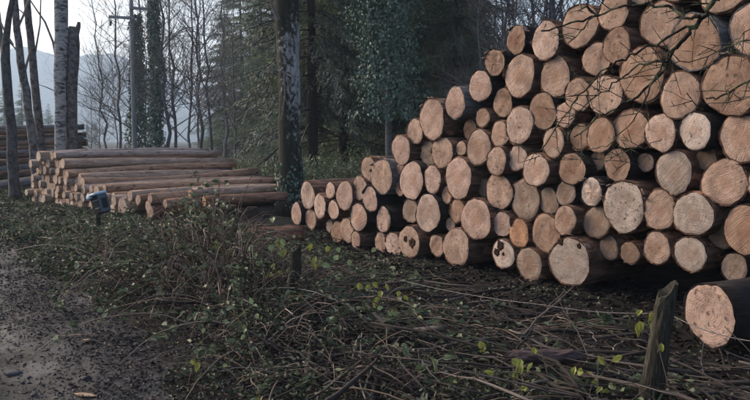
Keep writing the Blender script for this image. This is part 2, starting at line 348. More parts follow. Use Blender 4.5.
# ------------------------------------------------------------------ logs
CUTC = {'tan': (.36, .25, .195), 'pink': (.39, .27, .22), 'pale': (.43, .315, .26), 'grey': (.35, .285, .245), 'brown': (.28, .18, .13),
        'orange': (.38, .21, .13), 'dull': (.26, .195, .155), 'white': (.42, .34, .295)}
def log_matrix(face, axis):
    X_ = Vector(axis).normalized(); Yv = Vector((0, 0, 1)).cross(X_).normalized(); Zv = X_.cross(Yv)
    mt = Matrix((X_, Yv, Zv)).transposed().to_4x4(); mt.translation = Vector(face); return mt
def make_log(name, face, axis, r, L, tone, bark='bark', seg=26, rings=10, rough_end=0.0, step=None, jag=.012, taper=.10, faces=2, bend=.05):
    root = empty(name); root.matrix_world = log_matrix(face, axis)
    a = np.arange(seg) * 2 * math.pi / seg; rg = np.random.default_rng(random.randrange(1 << 30))
    lob = 1 + .045 * np.sin(2 * a + rg.random() * 6) + .030 * np.sin(3 * a + rg.random() * 6) + .016 * np.sin(5 * a + rg.random() * 6) + .014 * np.sin(9 * a + rg.random() * 6)
    lob /= lob.max() * .955
    bow = (rg.random() - .5) * bend * L / 4; ba = rg.random() * 6.28
    xs = np.linspace(0, 1, rings) ** 1.15 * L
    vs = []; th = .009 + .035 * r
    jg = jag * (rg.random(seg) - .35) * 2 * (.4 + .6 * rg.random())
    cs, sn = np.cos(a), np.sin(a)
    def ring(x, rad, jx=0.0):
        off = bow * math.sin(math.pi * min(1, x / L)) if x > 0 else 0
        return np.stack([np.full(seg, x) + jx, rad * cs + off * math.cos(ba), rad * sn + off * math.sin(ba)], -1)
    vs.append(ring(0.015, (r - th) * lob, jg * .3)); vs.append(ring(0, r * lob, jg))
    for k, x in enumerate(xs[1:-1]):
        rad = r * lob * (1 - taper * x / L) * (1 + .035 * (rg.random(seg) - .5)) * (1 + .03 * (rg.random() - .5))
        vs.append(ring(x, rad))
    vs.append(ring(L, r * lob * (1 - taper), 0)); vs.append(ring(L - .01, (r - th) * lob * (1 - taper)))
    m = len(vs); i = np.arange(m - 1)[:, None] * seg; j = np.arange(seg)[None]; k = (j + 1) % seg
    q = np.stack([i + j, i + seg + j, i + seg + k, i + k], -1).reshape(-1, 4)
    obj('bark', mesh_np('bark', np.concatenate(vs), [q], M[bark]), root)
    # sawn ends
    def disc(x0, rad, sgn, detail):
        fr = [.18, .38, .58, .78, .93, 1.0] if detail else [.5, 1.0]
        V = [(x0, 0, 0)]
        for f in fr:
            rr_ = rad * lob * f * (1 + (.045 * (rg.random(seg) - .6) if f == 1 else 0))
            yy, zz = rr_ * cs, rr_ * sn
            dx = sgn * (rough_end * (rg.random(seg) - .5) * 2 + .003 * np.sin(9 * yy / r + 3) * np.sin(7 * zz / r))
            if step is not None and sgn < 0:
                ca, sa, c0, hgt = step
                dx = dx + hgt * (1 / (1 + np.exp(-(ca * yy + sa * zz - c0 * r) / (.02 * r))))
            if f == 1.0: dx = dx * .5 + (.004 if sgn < 0 else -.004)
            V += list(zip(x0 + dx, yy, zz))
        n_ = len(fr); T = []; F = []
        for jj in range(seg):
            kk = (jj + 1) % seg
            T.append((0, 1 + kk, 1 + jj) if sgn < 0 else (0, 1 + jj, 1 + kk))
            for e in range(n_ - 1):
                b0 = 1 + e * seg; b1 = b0 + seg
                F.append((b0 + jj, b0 + kk, b1 + kk, b1 + jj) if sgn < 0 else (b0 + kk, b0 + jj, b1 + jj, b1 + kk))
        return mesh_np('cut_end', V, [np.array(F), np.array(T)], M['cut'], smooth=detail and rough_end < .01)
    c = CUTC[tone] if isinstance(tone, str) else tone; jit = .9 + .2 * rg.random(); hue = (rg.random() - .5) * .06
    col = (c[0] * jit, c[1] * jit * (1 - hue * .5), c[2] * jit * (1 - hue), 1)
    f0 = obj('cut_end', disc(0.002, r - th * .8, -1, True), root); f0.color = col
    if faces == 2:
        f1 = obj('cut_end', disc(L - .004, (r - th * .8) * (1 - taper), 1, False), root); f1.color = col
    return root

# each traced end of the big stack: u, v, height in photo pixels, recess (m), tone
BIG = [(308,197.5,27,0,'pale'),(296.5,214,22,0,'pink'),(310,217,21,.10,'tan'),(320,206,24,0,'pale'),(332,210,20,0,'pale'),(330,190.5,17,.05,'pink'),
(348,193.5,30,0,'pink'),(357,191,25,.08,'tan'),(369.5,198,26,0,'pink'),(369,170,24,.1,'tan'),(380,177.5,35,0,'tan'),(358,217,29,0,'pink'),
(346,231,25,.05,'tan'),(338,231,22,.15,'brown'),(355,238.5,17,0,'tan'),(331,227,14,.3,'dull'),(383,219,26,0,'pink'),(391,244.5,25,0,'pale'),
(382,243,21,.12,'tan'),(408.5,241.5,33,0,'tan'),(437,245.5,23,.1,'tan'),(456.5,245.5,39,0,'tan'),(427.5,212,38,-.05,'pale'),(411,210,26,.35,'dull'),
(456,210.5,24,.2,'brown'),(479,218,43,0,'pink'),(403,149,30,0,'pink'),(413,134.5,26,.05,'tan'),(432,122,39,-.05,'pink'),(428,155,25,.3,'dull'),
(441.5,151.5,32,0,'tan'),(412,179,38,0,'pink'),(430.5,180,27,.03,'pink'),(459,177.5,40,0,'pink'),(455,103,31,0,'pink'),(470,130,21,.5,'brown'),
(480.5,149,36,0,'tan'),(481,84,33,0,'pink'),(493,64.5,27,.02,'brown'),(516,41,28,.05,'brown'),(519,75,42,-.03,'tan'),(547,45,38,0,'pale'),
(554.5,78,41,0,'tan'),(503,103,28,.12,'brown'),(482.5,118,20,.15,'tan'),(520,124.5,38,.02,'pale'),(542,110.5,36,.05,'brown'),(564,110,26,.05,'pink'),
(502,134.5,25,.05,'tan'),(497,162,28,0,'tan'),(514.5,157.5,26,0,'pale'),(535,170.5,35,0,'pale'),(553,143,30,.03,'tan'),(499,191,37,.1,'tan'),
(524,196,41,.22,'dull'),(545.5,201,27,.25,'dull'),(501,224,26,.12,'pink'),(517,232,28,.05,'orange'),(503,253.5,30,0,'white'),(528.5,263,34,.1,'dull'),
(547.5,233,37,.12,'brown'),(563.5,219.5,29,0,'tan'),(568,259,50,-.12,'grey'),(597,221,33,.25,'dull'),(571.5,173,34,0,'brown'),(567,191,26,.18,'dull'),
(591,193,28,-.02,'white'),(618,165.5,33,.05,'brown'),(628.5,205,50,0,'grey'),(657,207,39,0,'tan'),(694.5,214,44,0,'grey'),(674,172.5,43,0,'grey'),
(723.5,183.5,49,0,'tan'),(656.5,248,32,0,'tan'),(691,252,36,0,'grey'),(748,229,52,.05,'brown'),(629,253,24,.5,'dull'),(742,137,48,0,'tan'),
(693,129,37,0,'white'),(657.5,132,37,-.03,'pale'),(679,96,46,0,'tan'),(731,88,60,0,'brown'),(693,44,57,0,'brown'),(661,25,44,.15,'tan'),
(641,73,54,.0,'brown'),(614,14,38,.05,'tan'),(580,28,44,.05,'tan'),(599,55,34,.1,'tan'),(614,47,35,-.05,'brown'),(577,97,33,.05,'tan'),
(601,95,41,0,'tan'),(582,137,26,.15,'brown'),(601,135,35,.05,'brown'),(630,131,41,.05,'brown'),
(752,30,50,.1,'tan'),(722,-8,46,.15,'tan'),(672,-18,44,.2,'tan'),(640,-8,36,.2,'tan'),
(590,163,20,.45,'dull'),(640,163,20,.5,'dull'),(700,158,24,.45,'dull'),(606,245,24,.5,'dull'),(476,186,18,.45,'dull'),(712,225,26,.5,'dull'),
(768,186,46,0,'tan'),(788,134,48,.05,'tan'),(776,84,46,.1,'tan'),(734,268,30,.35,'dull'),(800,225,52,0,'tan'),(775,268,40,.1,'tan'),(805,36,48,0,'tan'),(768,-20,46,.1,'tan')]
PD = 6.22
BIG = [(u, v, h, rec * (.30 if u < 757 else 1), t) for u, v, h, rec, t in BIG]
recs = []
for (u, v, h, rec, tone) in BIG:
    p = onplane(u, v, AX.x, AX.y, PD + rec + random.uniform(-.035, .035) * (1 if rec == 0 else .4))
    r = h / 2 / FPX * depth(p) * 1.08
    recs.append(dict(u=u, v=v, h=h, p=p, r=r, tone=tone, s=DR.dot(p), z=p.z, s0=DR.dot(p), z0=p.z, rec=rec))
gr = np.random.default_rng(5); C0 = np.array([[d['s'], d['z'], d['r']] for d in recs])
cand = np.stack([gr.uniform(C0[:, 0].min(), C0[:, 0].max(), 9000), gr.uniform(.35, C0[:, 1].max(), 9000)], 1); fill = []
while True:
    allc = np.vstack([C0] + [np.array([f_]) for f_ in fill]); dd_ = cand[:, None] - allc[None, :, :2]; dist = np.linalg.norm(dd_, axis=2)
    clr = (dist - allc[None, :, 2]).min(1); near = dist[:, :len(C0)] < .55; d0_ = dd_[:, :len(C0)]; col_ = np.abs(d0_[..., 0]) < .20
    ok = np.all([(near & (sx_ * d0_[..., 0] > .08)).any(1) for sx_ in (1, -1)] + [(near & col_ & (sx_ * d0_[..., 1] > .08)).any(1) for sx_ in (1, -1)], axis=0)
    clr = np.where(ok, clr, 0); k = int(clr.argmax())
    if clr[k] < .084 or len(fill) > 34: break
    fill.append((cand[k, 0], cand[k, 1], min(clr[k] + .012, .135)))
for (fs, fz, fr_) in fill:
    b0 = AX * (PD + .04 + .05 * random.random()) + DR * fs; p = Vector((b0.x, b0.y, fz)); rel = p - EYE; dz_ = depth(p)
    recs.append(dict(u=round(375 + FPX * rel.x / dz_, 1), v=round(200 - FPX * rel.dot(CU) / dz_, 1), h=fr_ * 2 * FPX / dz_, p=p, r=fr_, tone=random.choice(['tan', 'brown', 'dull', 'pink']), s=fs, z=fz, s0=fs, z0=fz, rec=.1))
S = np.array([[d['s'], d['z']] for d in recs]); S0 = S.copy(); RD = np.array([d['r'] for d in recs]); W = np.array([.35 if d['rec'] < .06 else 1.6 for d in recs])
for it in range(80):
    D_ = S[:, None] - S[None]; ds = np.linalg.norm(D_, axis=2) + np.eye(len(S)) * 9
    ov = np.maximum(0, RD[:, None] + RD[None] - ds) ; ov[ov < 1e-5] = 0
    push = (D_ / ds[..., None]) * (ov * (W[:, None] / (W[:, None] + W[None])))[..., None]
    S += push.sum(1) * .25 + (S0 - S) * .12
BIG_N = len(recs)
SPECIAL = {}          # (u,v) -> (label, keyword used to describe the neighbours)
def sp(u, v, label, kw): SPECIAL[(u, v)] = (label, kw)
sp(408.5, 241.5, 'tan log end with two dark rot holes, low in the large stack', 'log with two dark rot holes')
sp(517, 232, 'small orange sawn log end, the most orange in the large stack', 'orange log end')
sp(503, 253.5, 'whitish log end with a black rotten patch, below the orange log end', 'log with the black rotten patch')
sp(568, 259, 'biggest pale oval log end along the bottom edge of the large stack', 'big pale log at the bottom edge')
sp(516, 41, 'rough brown broken log end on the left crest of the large stack', 'broken brown log on the crest')
sp(571.5, 173, 'brown splintered log end in the middle of the large stack', 'splintered brown log')
sp(628.5, 205, 'large greyish log end with fringed bark, right half of the large stack', 'large greyish fringed log')
sp(731, 88, 'largest brown round log end near the right picture edge', 'largest round log by the right edge')
sp(693, 44, 'huge mottled log end behind the fork of the lichened branch', 'huge log behind the branch fork')
sp(693, 129, 'chalky white log end with diagonal scores, right part of large stack', 'chalky scored log')
sp(296.5, 214, 'leftmost small log end of the large stack beside the mossy tree', 'leftmost small log')
sp(380, 177.5, 'log with ragged bark topping the low left step of the large stack', 'ragged log on the low step')
sp(432, 122, 'large pink log end stepping up the sloping left edge of large stack', 'large pink log on the slope')
sp(591, 193, 'small pinkish white chipped log end below the splintered brown log', 'chipped pinkish white log')
ORD = ['', 'second ', 'third ', 'fourth ', 'fifth ', 'sixth ', 'seventh ', 'eighth ', 'ninth ', 'tenth ', 'eleventh ', 'twelfth ', 'thirteenth ', 'fourteenth ', 'fifteenth ', 'sixteenth ', 'seventeenth ', 'eighteenth ', 'nineteenth ', 'twentieth '] + ['twenty-' + t for t in ('first ', 'second ', 'third ', 'fourth ', 'fifth ', 'sixth ', 'seventh ', 'eighth ', 'ninth ')]
SECT = ['right of', 'upper right of', 'above', 'upper left of', 'left of', 'lower left of', 'below', 'lower right of']
def sector(du, dv): return int(round(math.atan2(-dv, du) / (math.pi / 4))) % 8
def relative_labels(pts, special, noun):
    out = {}
    lm = [(k, special[k][1]) for k in special]
    for p in pts:
        if p in special: out[p] = special[p][0]; continue
        best = None
        for k, kw in lm:
            sct = sector(p[0] - k[0], p[1] - k[1]); d0 = math.hypot(p[0] - k[0], p[1] - k[1])
            rank = sum(1 for o_ in pts if o_ != k and sector(o_[0] - k[0], o_[1] - k[1]) == sct and math.hypot(o_[0] - k[0], o_[1] - k[1]) < d0)
            sc_ = d0 * (1 + .35 * rank)
            if best is None or sc_ < best[0]: best = (sc_, rank, SECT[sct], kw)
        _, rank, sct, kw = best
        near = 'nearest' if rank == 0 else ORD[rank].strip() + ' nearest'
        out[p] = f'{noun}, {near} {sct} the {kw}'.replace('log in the left stack, ', 'left-stack log, ')
    return out
size = lambda h: 'small' if h < 27 else ('large' if h > 42 else 'mid-sized')
LB = relative_labels([(d['u'], d['v']) for d in recs], SPECIAL, 'log end')
big_roots = {}
for k, d in enumerate(recs):
    base = AX * (AX.x * d['p'].x + AX.y * d['p'].y) + DR * S[k, 0]; face = Vector((base.x, base.y, S[k, 1]))
    key = (d['u'], d['v']); L = random.uniform(3.8, 4.3)
    rough = .008 if key in ((516, 41), (571.5, 173), (493, 64.5), (591, 193)) else .0
    step = None
    if random.random() < .38:
        an = random.random() * 6.28; step = (math.cos(an), math.sin(an), random.uniform(.15, .65), random.uniform(-.014, .016))
    ax = AX + DR * random.uniform(-.006, .006) + Vector((0, 0, random.uniform(-.006, .006)))
    root = make_log('log', face, ax, float(RD[k]), L, d['tone'], ('bark_grey' if key in ((693, 44), (380, 177.5), (752, 30), (455, 103)) else random.choice(['bark', 'bark', 'bark', 'bark_dark'])),
                    rough_end=rough, step=step, jag=random.choice([.012, .022, .045]))
    t0 = '' if key in SPECIAL else size(d['h']) + ' '
    off = d['u'] > 757
    tag(root, (t0 + LB[key]) if not off else 'log end of the large stack beyond the right picture edge', 'log', 'logs of the large stack')
    big_roots[key] = (root, float(RD[k]))
def blotch(root, cy, cz, rr_, n=14, name='rot_patch', x=-.006, mat='rot', seed=0):
    rg = np.random.default_rng(seed); a = np.arange(n) * 6.283 / n
    f = rr_ * (1 + .5 * (rg.random(n) - .5))
    v = [(x + .004, cy, cz)] + [(x - .002, cy + f[i_] * .6 * math.cos(a[i_]), cz + f[i_] * .6 * math.sin(a[i_])) for i_ in range(n)] + \
        [(x + .008, cy + f[i_] * math.cos(a[i_]), cz + f[i_] * math.sin(a[i_])) for i_ in range(n)]
    t = [(0, 1 + (j + 1) % n, 1 + j) for j in range(n)]; q = [(1 + j, 1 + (j + 1) % n, 1 + n + (j + 1) % n, 1 + n + j) for j in range(n)]
    obj(name, mesh_np(name, v, [np.array(q), np.array(t)], M[mat], False), root)
r_, rad = big_roots[(408.5, 241.5)]; blotch(r_, -.32 * rad, -.05 * rad, rad * .30, seed=1); blotch(r_, .32 * rad, .12 * rad, rad * .20, seed=2)
r_, rad = big_roots[(503, 253.5)]; blotch(r_, .25 * rad, .5 * rad, rad * .34, seed=3); blotch(r_, .55 * rad, .05 * rad, rad * .25, seed=4); blotch(r_, .0 * rad, .0 * rad, rad * .12, seed=6)
r_, rad = big_roots[(568, 259)]; blotch(r_, .42 * rad, .70 * rad, rad * .15, seed=5); blotch(r_, -.45 * rad, .62 * rad, rad * .12, seed=8)
# bark flakes torn loose at the upper rims
for key in [(380, 177.5), (493, 64.5), (516, 41), (628.5, 205), (591, 193), (568, 259), (432, 122), (731, 88)]:
    r_, rad = big_roots[key]
    for _ in range(7):
        mb = MB(); a0 = random.uniform(.2, 2.9); w = random.uniform(.06, .16); l = random.uniform(.03, .09); rr_ = rad * 1.01
        a1 = a0 + w; x0 = random.uniform(-.03, 0)
        pts = [(x0 + random.uniform(-.02, 0), rr_ * 1.06 * math.cos(a0), rr_ * 1.06 * math.sin(a0)), (x0, rr_ * 1.03 * math.cos(a1), rr_ * 1.03 * math.sin(a1)),
               (x0 + l, rr_ * math.cos(a1), rr_ * math.sin(a1)), (x0 + l, rr_ * math.cos(a0), rr_ * math.sin(a0))]
        pts += [tuple(Vector(p) - Vector((0, .008 * math.cos(a0), .008 * math.sin(a0)))) for p in pts]
        mb.add(pts, [[0, 1, 2, 3], [7, 6, 5, 4], [0, 4, 5, 1], [1, 5, 6, 2], [2, 6, 7, 3], [3, 7, 4, 0]])
        mb.build('bark_flake', M['bark_pink'], r_, False)
# bearers the stack lies on
for k, dpt in enumerate((1.0, 3.0)):
    c0 = AX * (PD + dpt); s0, s1 = float(S[:, 0].min()), float(S[:, 0].max())
    a_ = c0 + DR * (s1 - .4); a_.z = .17
    root = make_log('bearer_log', a_, -DR, .13, min(8.4, s1 - s0), 'dull', 'bark_dark', 14, 8, faces=2)
    tag(root, ('front' if k == 0 else 'rear') + ' dark bearer log lying crosswise under the large stack', 'log')

# loose logs
p = P(709, 315, 5.55); root = make_log('log', p, AX + Vector((.10, -.06, 0)), .235, 3.2, 'pink', 'bark_dark', 36, 12, step=(0, 1, .8, .01), jag=.02)
tag(root, 'single thick log with pinkish end lying below the stack beside the post', 'log')
p = P(249, 233, 11.3); p.z = .23; root = make_log('log', p, (.93, .37, .02), .14, .78, 'tan', 'orange_wood', 18, 6)
tag(root, 'short loose orange-brown log lying in the undergrowth left of the mossy tree', 'log')

# second stack, left: axis turned a little more
A2 = Vector((.70, .714, 0)).normalized(); D2 = 7.88
B2 = Vector((-A2.y, A2.x, 0))
POLY = [(31, 199), (32, 176), (37, 160), (45, 151), (56, 151.5), (65, 161), (73, 171), (85, 182), (97, 189), (114, 194), (122, 201), (118, 212), (90, 211), (60, 206)]
pl = [onplane(u, v, A2.x, A2.y, D2) for u, v in POLY]; pl = [(B2.dot(p), p.z) for p in pl]
def inside(x, y):
    c = False
    for k in range(len(pl)):
        (x1, y1), (x2, y2) = pl[k], pl[k - 1]
        if (y1 > y) != (y2 > y) and x < (x2 - x1) * (y - y1) / (y2 - y1) + x1: c = not c
    return c
smin, smax = min(p[0] for p in pl), max(p[0] for p in pl); SPX = .216
ROWN = ['bottom', 'second', 'third', 'fourth', 'fifth', 'sixth', 'seventh', 'eighth', 'ninth', 'tenth']
for rw in range(10):
    zc = .20 + rw * SPX * .80; row = []
    for k in range(40):
        sc_ = smax - (k + .5 * (rw % 2)) * SPX
        if sc_ < smin: break
        if inside(sc_, max(zc, .33)): row.append(sc_)
    for k, sc_ in enumerate(row):
        fr = (smax - sc_) / (smax - smin); rr_ = random.uniform(.082, .124)
        b0 = A2 * (D2 + random.gauss(0, .07)) + B2 * (sc_ + random.gauss(0, .025))
        root = make_log('log', (b0.x, b0.y, zc + random.gauss(0, .022)), A2 + Vector((random.gauss(0, .026), random.gauss(0, .026), random.gauss(.003, .009))), rr_, random.uniform(3.7, 4.2) + 1.0 * fr,
                        random.choice([(.56, .44, .35), (.52, .40, .31), (.60, .49, .41), (.46, .34, .26)]), random.choice(['bark_pink', 'bark_pink', 'bark_tan', 'bark_tan', 'bark_pale']), 14, 10, bend=.15, taper=random.uniform(.08, .2), jag=.02)
        tag(root, f'pale-ended log in the left stack, {ROWN[rw]} row up, {ORD[k] if k else "first "}from the left', 'log', 'logs of the left stack')
for (u, v, h, L, lab, bk) in [(122, 206, 17, 3.9, 'thick pale-ended log lowest at the front of the left stack', 'bark_pink'), (113.6, 201, 11, 3.6, 'thin pale-ended log just left of the thick front log of the left stack', 'bark_pink'),
        (148, 206.5, 12, 1.9, 'short dark log lying in front of the left stack, upper of two', 'bark'), (150, 214, 13, 1.9, 'short flaky log at the very bottom front of the left stack', 'orange_wood'),
        (150, 198.5, 10, 2.9, 'long brown log sticking out to the right of the left stack', 'bark_tan'), (138, 200, 11, 3.2, 'brown log behind the short dark front log of the left stack', 'orange_wood'),
        (130, 196, 11, 3.6, 'tan log lying on the low right shoulder of the left stack', 'bark_pink'), (165, 204, 9, 2.4, 'thin brown log above the short flaky bottom log', 'bark_tan')]:
    p = onplane(u, v, A2.x, A2.y, D2 - .05); r_ = h / 2 / FPX * depth(p) * 1.08; p.z = max(p.z, .1 + r_)
    root = make_log('log', p, A2 + Vector((random.gauss(0, .02), random.gauss(0, .02), .004)), r_, L, 'pale', bk, 18, 10, bend=.08, taper=.14, jag=.02); tag(root, lab, 'log', 'front logs of the left stack')
p = P(204, 201, 14.2); root = make_log('log', p, (.78, .60, .01), .10, 1.7, 'orange', 'orange_wood', 16, 7)
tag(root, 'bright orange peeled log lying right of the left stack by the mossy tree', 'log')
p = P(190, 193, 15.2); root = make_log('log', p, (.80, .58, .015), .10, 2.2, 'tan', 'bark_pink', 16, 7)
tag(root, 'reddish brown log just behind the bright orange peeled log', 'log')
# dark third stack, far left
for k in range(17):
    v = 127 + 3.9 * k; Yk = 27 - .12 * k
    u1 = 84 + [0, -18, 2, 0, 3, -2, 1, -4, 0, 2, -3, 0, 1, -2, 0, 2, 0][k]
    e = P(u1, v, Yk); r_ = random.uniform(.085, .125)
    if e.z < r_: continue
    tilt = Vector((-.985, -.05 - .1 * random.random(), -.02 - .012 * k * random.random()))
    root = make_log('log', e, tilt, r_, random.uniform(4.2, 5.2), 'dull', 'bark_grey' if k % 3 == 0 else 'bark', 12, 6)
    tag(root, f'dark thin log in the far stack behind the birches, {ORD[k] if k else "first "}from the top', 'log', 'logs of the far dark stack')

# ------------------------------------------------------------------ trees
def tree_root(name, loc, label, cat='tree', group=None):
    r = empty(name, (loc[0], loc[1], float(gz(loc[0], loc[1])) - .03)); return tag(r, label, cat, group)
def grow(mb, p, d, L, r, lev, maxlev, rg, spread=.6, up=.12, n0=5, kids=(3, 5), tips=None):
    n = max(3, int(L / .35)); n = min(n, 9); pts = [p.copy()]; dd = d.copy()
    for k in range(n):
        dd = (dd + Vector(rg.normal(0, .13, 3)) + Vector((0, 0, up * .25))).normalized(); pts.append(pts[-1] + dd * (L / n))
    rad = np.linspace(r, r * .45, n + 1)
    mb.tube(pts, rad, max(3, n0 - lev), cap=False)
    if tips is not None: tips.append(pts[-1])
    if lev >= maxlev: return
    for _ in range(rg.integers(*kids) + (2 if lev == 0 else 0)):
        t = rg.uniform(.25, 1.0); i_ = min(int(t * n), n - 1); q_ = pts[i_].lerp(pts[i_ + 1], t * n - i_)
        ax = Vector(rg.normal(0, 1, 3)); side = (ax - ax.dot(dd) * dd).normalized()
        nd_ = (dd * (1 - spread * .55) + side * spread + Vector((0, 0, up))).normalized()
        grow(mb, q_, nd_, L * rg.uniform(.45, .7), r * (1 - .5 * t) * .6, lev + 1, maxlev, rg, spread, up, n0, kids, tips)
def bare_tree_meshes(seed, H, r, lev=4, lean=0.0, first=.25, mat='twig', bmat='bark_grey', limbs=36, wander=.05):
    rg = np.random.default_rng(seed); tr = MB(); cr = MB()
    n = 14; pts = [Vector((lean * H * (k / n) ** 1.3 + rg.normal(0, wander) * H * .15 * (k > 0), rg.normal(0, wander) * H * .12 * (k > 0), H * k / n)) for k in range(n + 1)]
    rad = np.array([r * (1 - .8 * k / n) * (1.25 if k == 0 else 1) for k in range(n + 1)])
    tr.tube(pts, rad, 9, wob=.06)
    for _ in range(limbs):
        t = rg.uniform(first, .98); i_ = min(int(t * n), n - 1); q_ = pts[i_].lerp(pts[i_ + 1], t * n - i_)
        az = rg.uniform(0, 6.28); d = Vector((math.cos(az), math.sin(az), rg.uniform(.5, 1.3))).normalized()
        grow(cr, q_, d, H * .23 * (1.15 - t * .6) * rg.uniform(.7, 1.2), rad[i_] * .42, 1, lev, rg)
    return tr.mesh('trunk', M[bmat]), cr.mesh('crown', M[mat])
def put_tree(name, meshes, loc, label, scale=1.0, rz=0.0, group=None, extra=()):
    r = tree_root(name, loc, label, 'tree', group); r.scale = (scale,) * 3; r.rotation_euler = (0, 0, rz)
    for nm, me in zip(('trunk', 'crown'), meshes): obj(nm, me, r)
    for nm, me in extra: obj(nm, me, r)
    return r

def spruce_meshes(seed, H=17, rbase=.17, z0=.9, maxlen=3.0, dens=1.0, droop=.5, mat='needle'):
    rg = np.random.default_rng(seed); tr = MB(); pts = [(rg.normal(0, .03), rg.normal(0, .03), H * k / 10) for k in range(11)]
    tr.tube(pts, [rbase * (1 - .93 * k / 10) for k in range(11)], 8, wob=.08)
    br = MB(); cr = MB(); z = z0
    LP, LD, LN, LL_, LW = [], [], [], [], []
    while z < H - .3:
        dead = z < 2.2 and rg.random() < .45
        for _ in range(rg.integers(3, 6)):
            az = rg.uniform(0, 6.283); Lb = min(maxlen, (H - z) * .28 + .25) * rg.uniform(.65, 1.1)
            o = np.array([math.cos(az), math.sin(az), 0]); sd = np.array([-o[1], o[0], 0]); f = min(1, (H - z) / H * 1.3)
            t = np.linspace(0, 1, 8); dr_ = droop * f * rg.uniform(.6, 1.3)
            zz = z + rg.uniform(-.15, .15) + Lb * (.12 * t - dr_ * t ** 1.6 + .28 * dr_ * t ** 4)
            bp = o[None] * (Lb * t)[:, None]; bp[:, 2] += zz; bp += sd[None] * (rg.normal(0, .08) * Lb * t ** 2)[:, None]
            br.tube(bp, np.linspace(.022, .004, 8) * (.6 + .25 * Lb), 3, cap=False)
            if dead: continue
            nt_ = max(5, int(Lb / .105 * dens))
            for tt in np.linspace(.12, 1, nt_):
                b = np.array([np.interp(tt, t, bp[:, c]) for c in range(3)])
                for sg in (-1, 1):
                    tl = (.55 * (1 - tt) + .2) * rg.uniform(.6, 1.25) * min(1, Lb / 1.6)
                    td = sd * sg * rg.uniform(.35, .8) + o * .5 + np.array([0, 0, -rg.uniform(.25, 1.1) * f]); td /= np.linalg.norm(td)
                    k = max(2, int(tl / .045)); st = np.arange(k) / k
                    base = b[None] + td[None] * (tl * st)[:, None] + np.array([0, 0, -.12])[None] * (st ** 2 * tl)[:, None]
                    for fl in (-1, 1):
                        LP.append(base + rg.normal(0, .012, (k, 3))); pd = np.cross(td, rg.normal(0, 1, 3)); pd /= np.linalg.norm(pd)
                        LD.append(np.repeat((td * .85 + pd * .5 * fl)[None], k, 0) + rg.normal(0, .15, (k, 3)))
                        LN.append(rg.normal(0, .4, (k, 3)) + np.array([0, 0, 1.])); LL_.append(rg.uniform(.08, .17, k)); LW.append(rg.uniform(.015, .034, k))
        z += rg.uniform(.2, .36)
    cr.leaves(np.vstack(LP), np.vstack(LD), np.vstack(LN), np.concatenate(LL_), np.concatenate(LW), simple=True)
    return tr.mesh('trunk', M['bark_dark']), cr.mesh('crown', M[mat]), br.mesh('branches', M['brush'])
SPR = [spruce_meshes(21, 15, .16, .5, 3.0), spruce_meshes(22, 16, .17, .9, 2.9, droop=.65), spruce_meshes(23, 13, .14, .3, 2.6, droop=.4), spruce_meshes(24, 15, .17, 1.8, 2.9, .9, .85, 'needle_grey')]
def put_spruce(kind, u, Yd, label, scale=1.0, group='spruces of the forest edge'):
    loc = ((u - 375) / FPX * Yd, Yd); m = SPR[kind]
    r = put_tree('spruce_tree', m[:2], loc, label, scale, random.uniform(0, 6.28), group, (('branches', m[2]),)); return r
sprs = [(3, 312, 23, 1.0), (0, 345, 25, 1.0), (1, 372, 29, 1.05), (2, 418, 26, 1.0), (0, 440, 30, 1.1), (1, 466, 36, 1.0), (2, 330, 33, 1.1), (0, 262, 62, 1.15),
        (1, 243, 70, 1.25), (2, 226, 74, 1.25), (0, 287, 56, 1.2), (1, 274, 72, 1.3), (2, 455, 24, .75), (2, 400, 38, 1.2), (3, 358, 36, 1.1), (1, 640, 40, 1.1), (2, 670, 34, 1.0), (0, 720, 38, 1.1), (3, 430, 44, 1.1), (1, 310, 48, 1.1)]
sprs.sort(key=lambda t: t[1])
for k, (kd, u, Yd, sc_) in enumerate(sprs):
    vis = u < 545
    put_spruce(kd, u, Yd, (f'{"grey lichened" if kd == 3 else "dark drooping"} spruce at the forest edge, {ORD[k] if k else "first "}spruce from the left') if vis else 'dark spruce hidden behind the large stack at the right', sc_)
k = 0
for (u, Yd) in [(318, 62), (350, 70), (385, 60), (455, 62), (640, 62)]:
    put_spruce(k % 3, u, Yd, f'dim spruce deep in the forest, {ORD[k] if k else "first "}of the back row from the left', 1.2, 'spruces deep in the forest'); k += 1
for k, (u, Yd, kd, sc_) in enumerate([(6, 105, 0, .62), (24, 112, 1, .62), (40, 118, 2, .66), (50, 128, 0, .5), (-14, 100, 2, .8), (96, 190, 0, .45), (88, 200, 2, .5)]):
    put_spruce(kd, u, Yd, 'hazy distant spruce ' + (f'seen between the left trunks, {ORD[[-14, 6, 24, 40, 50].index(u)] or "first "}from the left' if u < 70 else f'as a tiny shape in the valley mist, {"right" if u > 90 else "left"} one of two') , sc_, 'hazy spruces in the valley')
# bare broadleaved trees behind the left stack
BT = [bare_tree_meshes(31, 12, .085, 4, .06, .15), bare_tree_meshes(32, 11, .065, 4, -.08, .12), bare_tree_meshes(33, 13, .10, 4, .03, .15), bare_tree_meshes(34, 7, .045, 4, .04, .1)]
bts = [(108, 44, 1, 1.0), (122, 41, 0, .95), (146, 46, 3, 1.3), (168, 40, 2, 1.0), (178, 43, 0, 1.05), (190, 38, 1, 1.05), (202, 46, 2, 1.1), (214, 42, 0, 1.0), (100, 60, 3, 1.1), (236, 36, 3, 1.2), (176, 58, 1, 1.2), (198, 60, 0, 1.2), (160, 62, 2, 1.0), (118, 66, 1, .9), (226, 56, 2, 1.2), (92, 52, 3, .8)]
bts.sort()
for k, (u, Yd, kd, sc_) in enumerate(bts):
    put_tree('bare_tree', BT[kd], ((u - 375) / FPX * Yd, Yd), f'bare leafless tree behind the left stack, {ORD[k] if k else "first "}bare tree from the left', sc_, random.uniform(0, 6.28), 'bare trees behind the left stack')
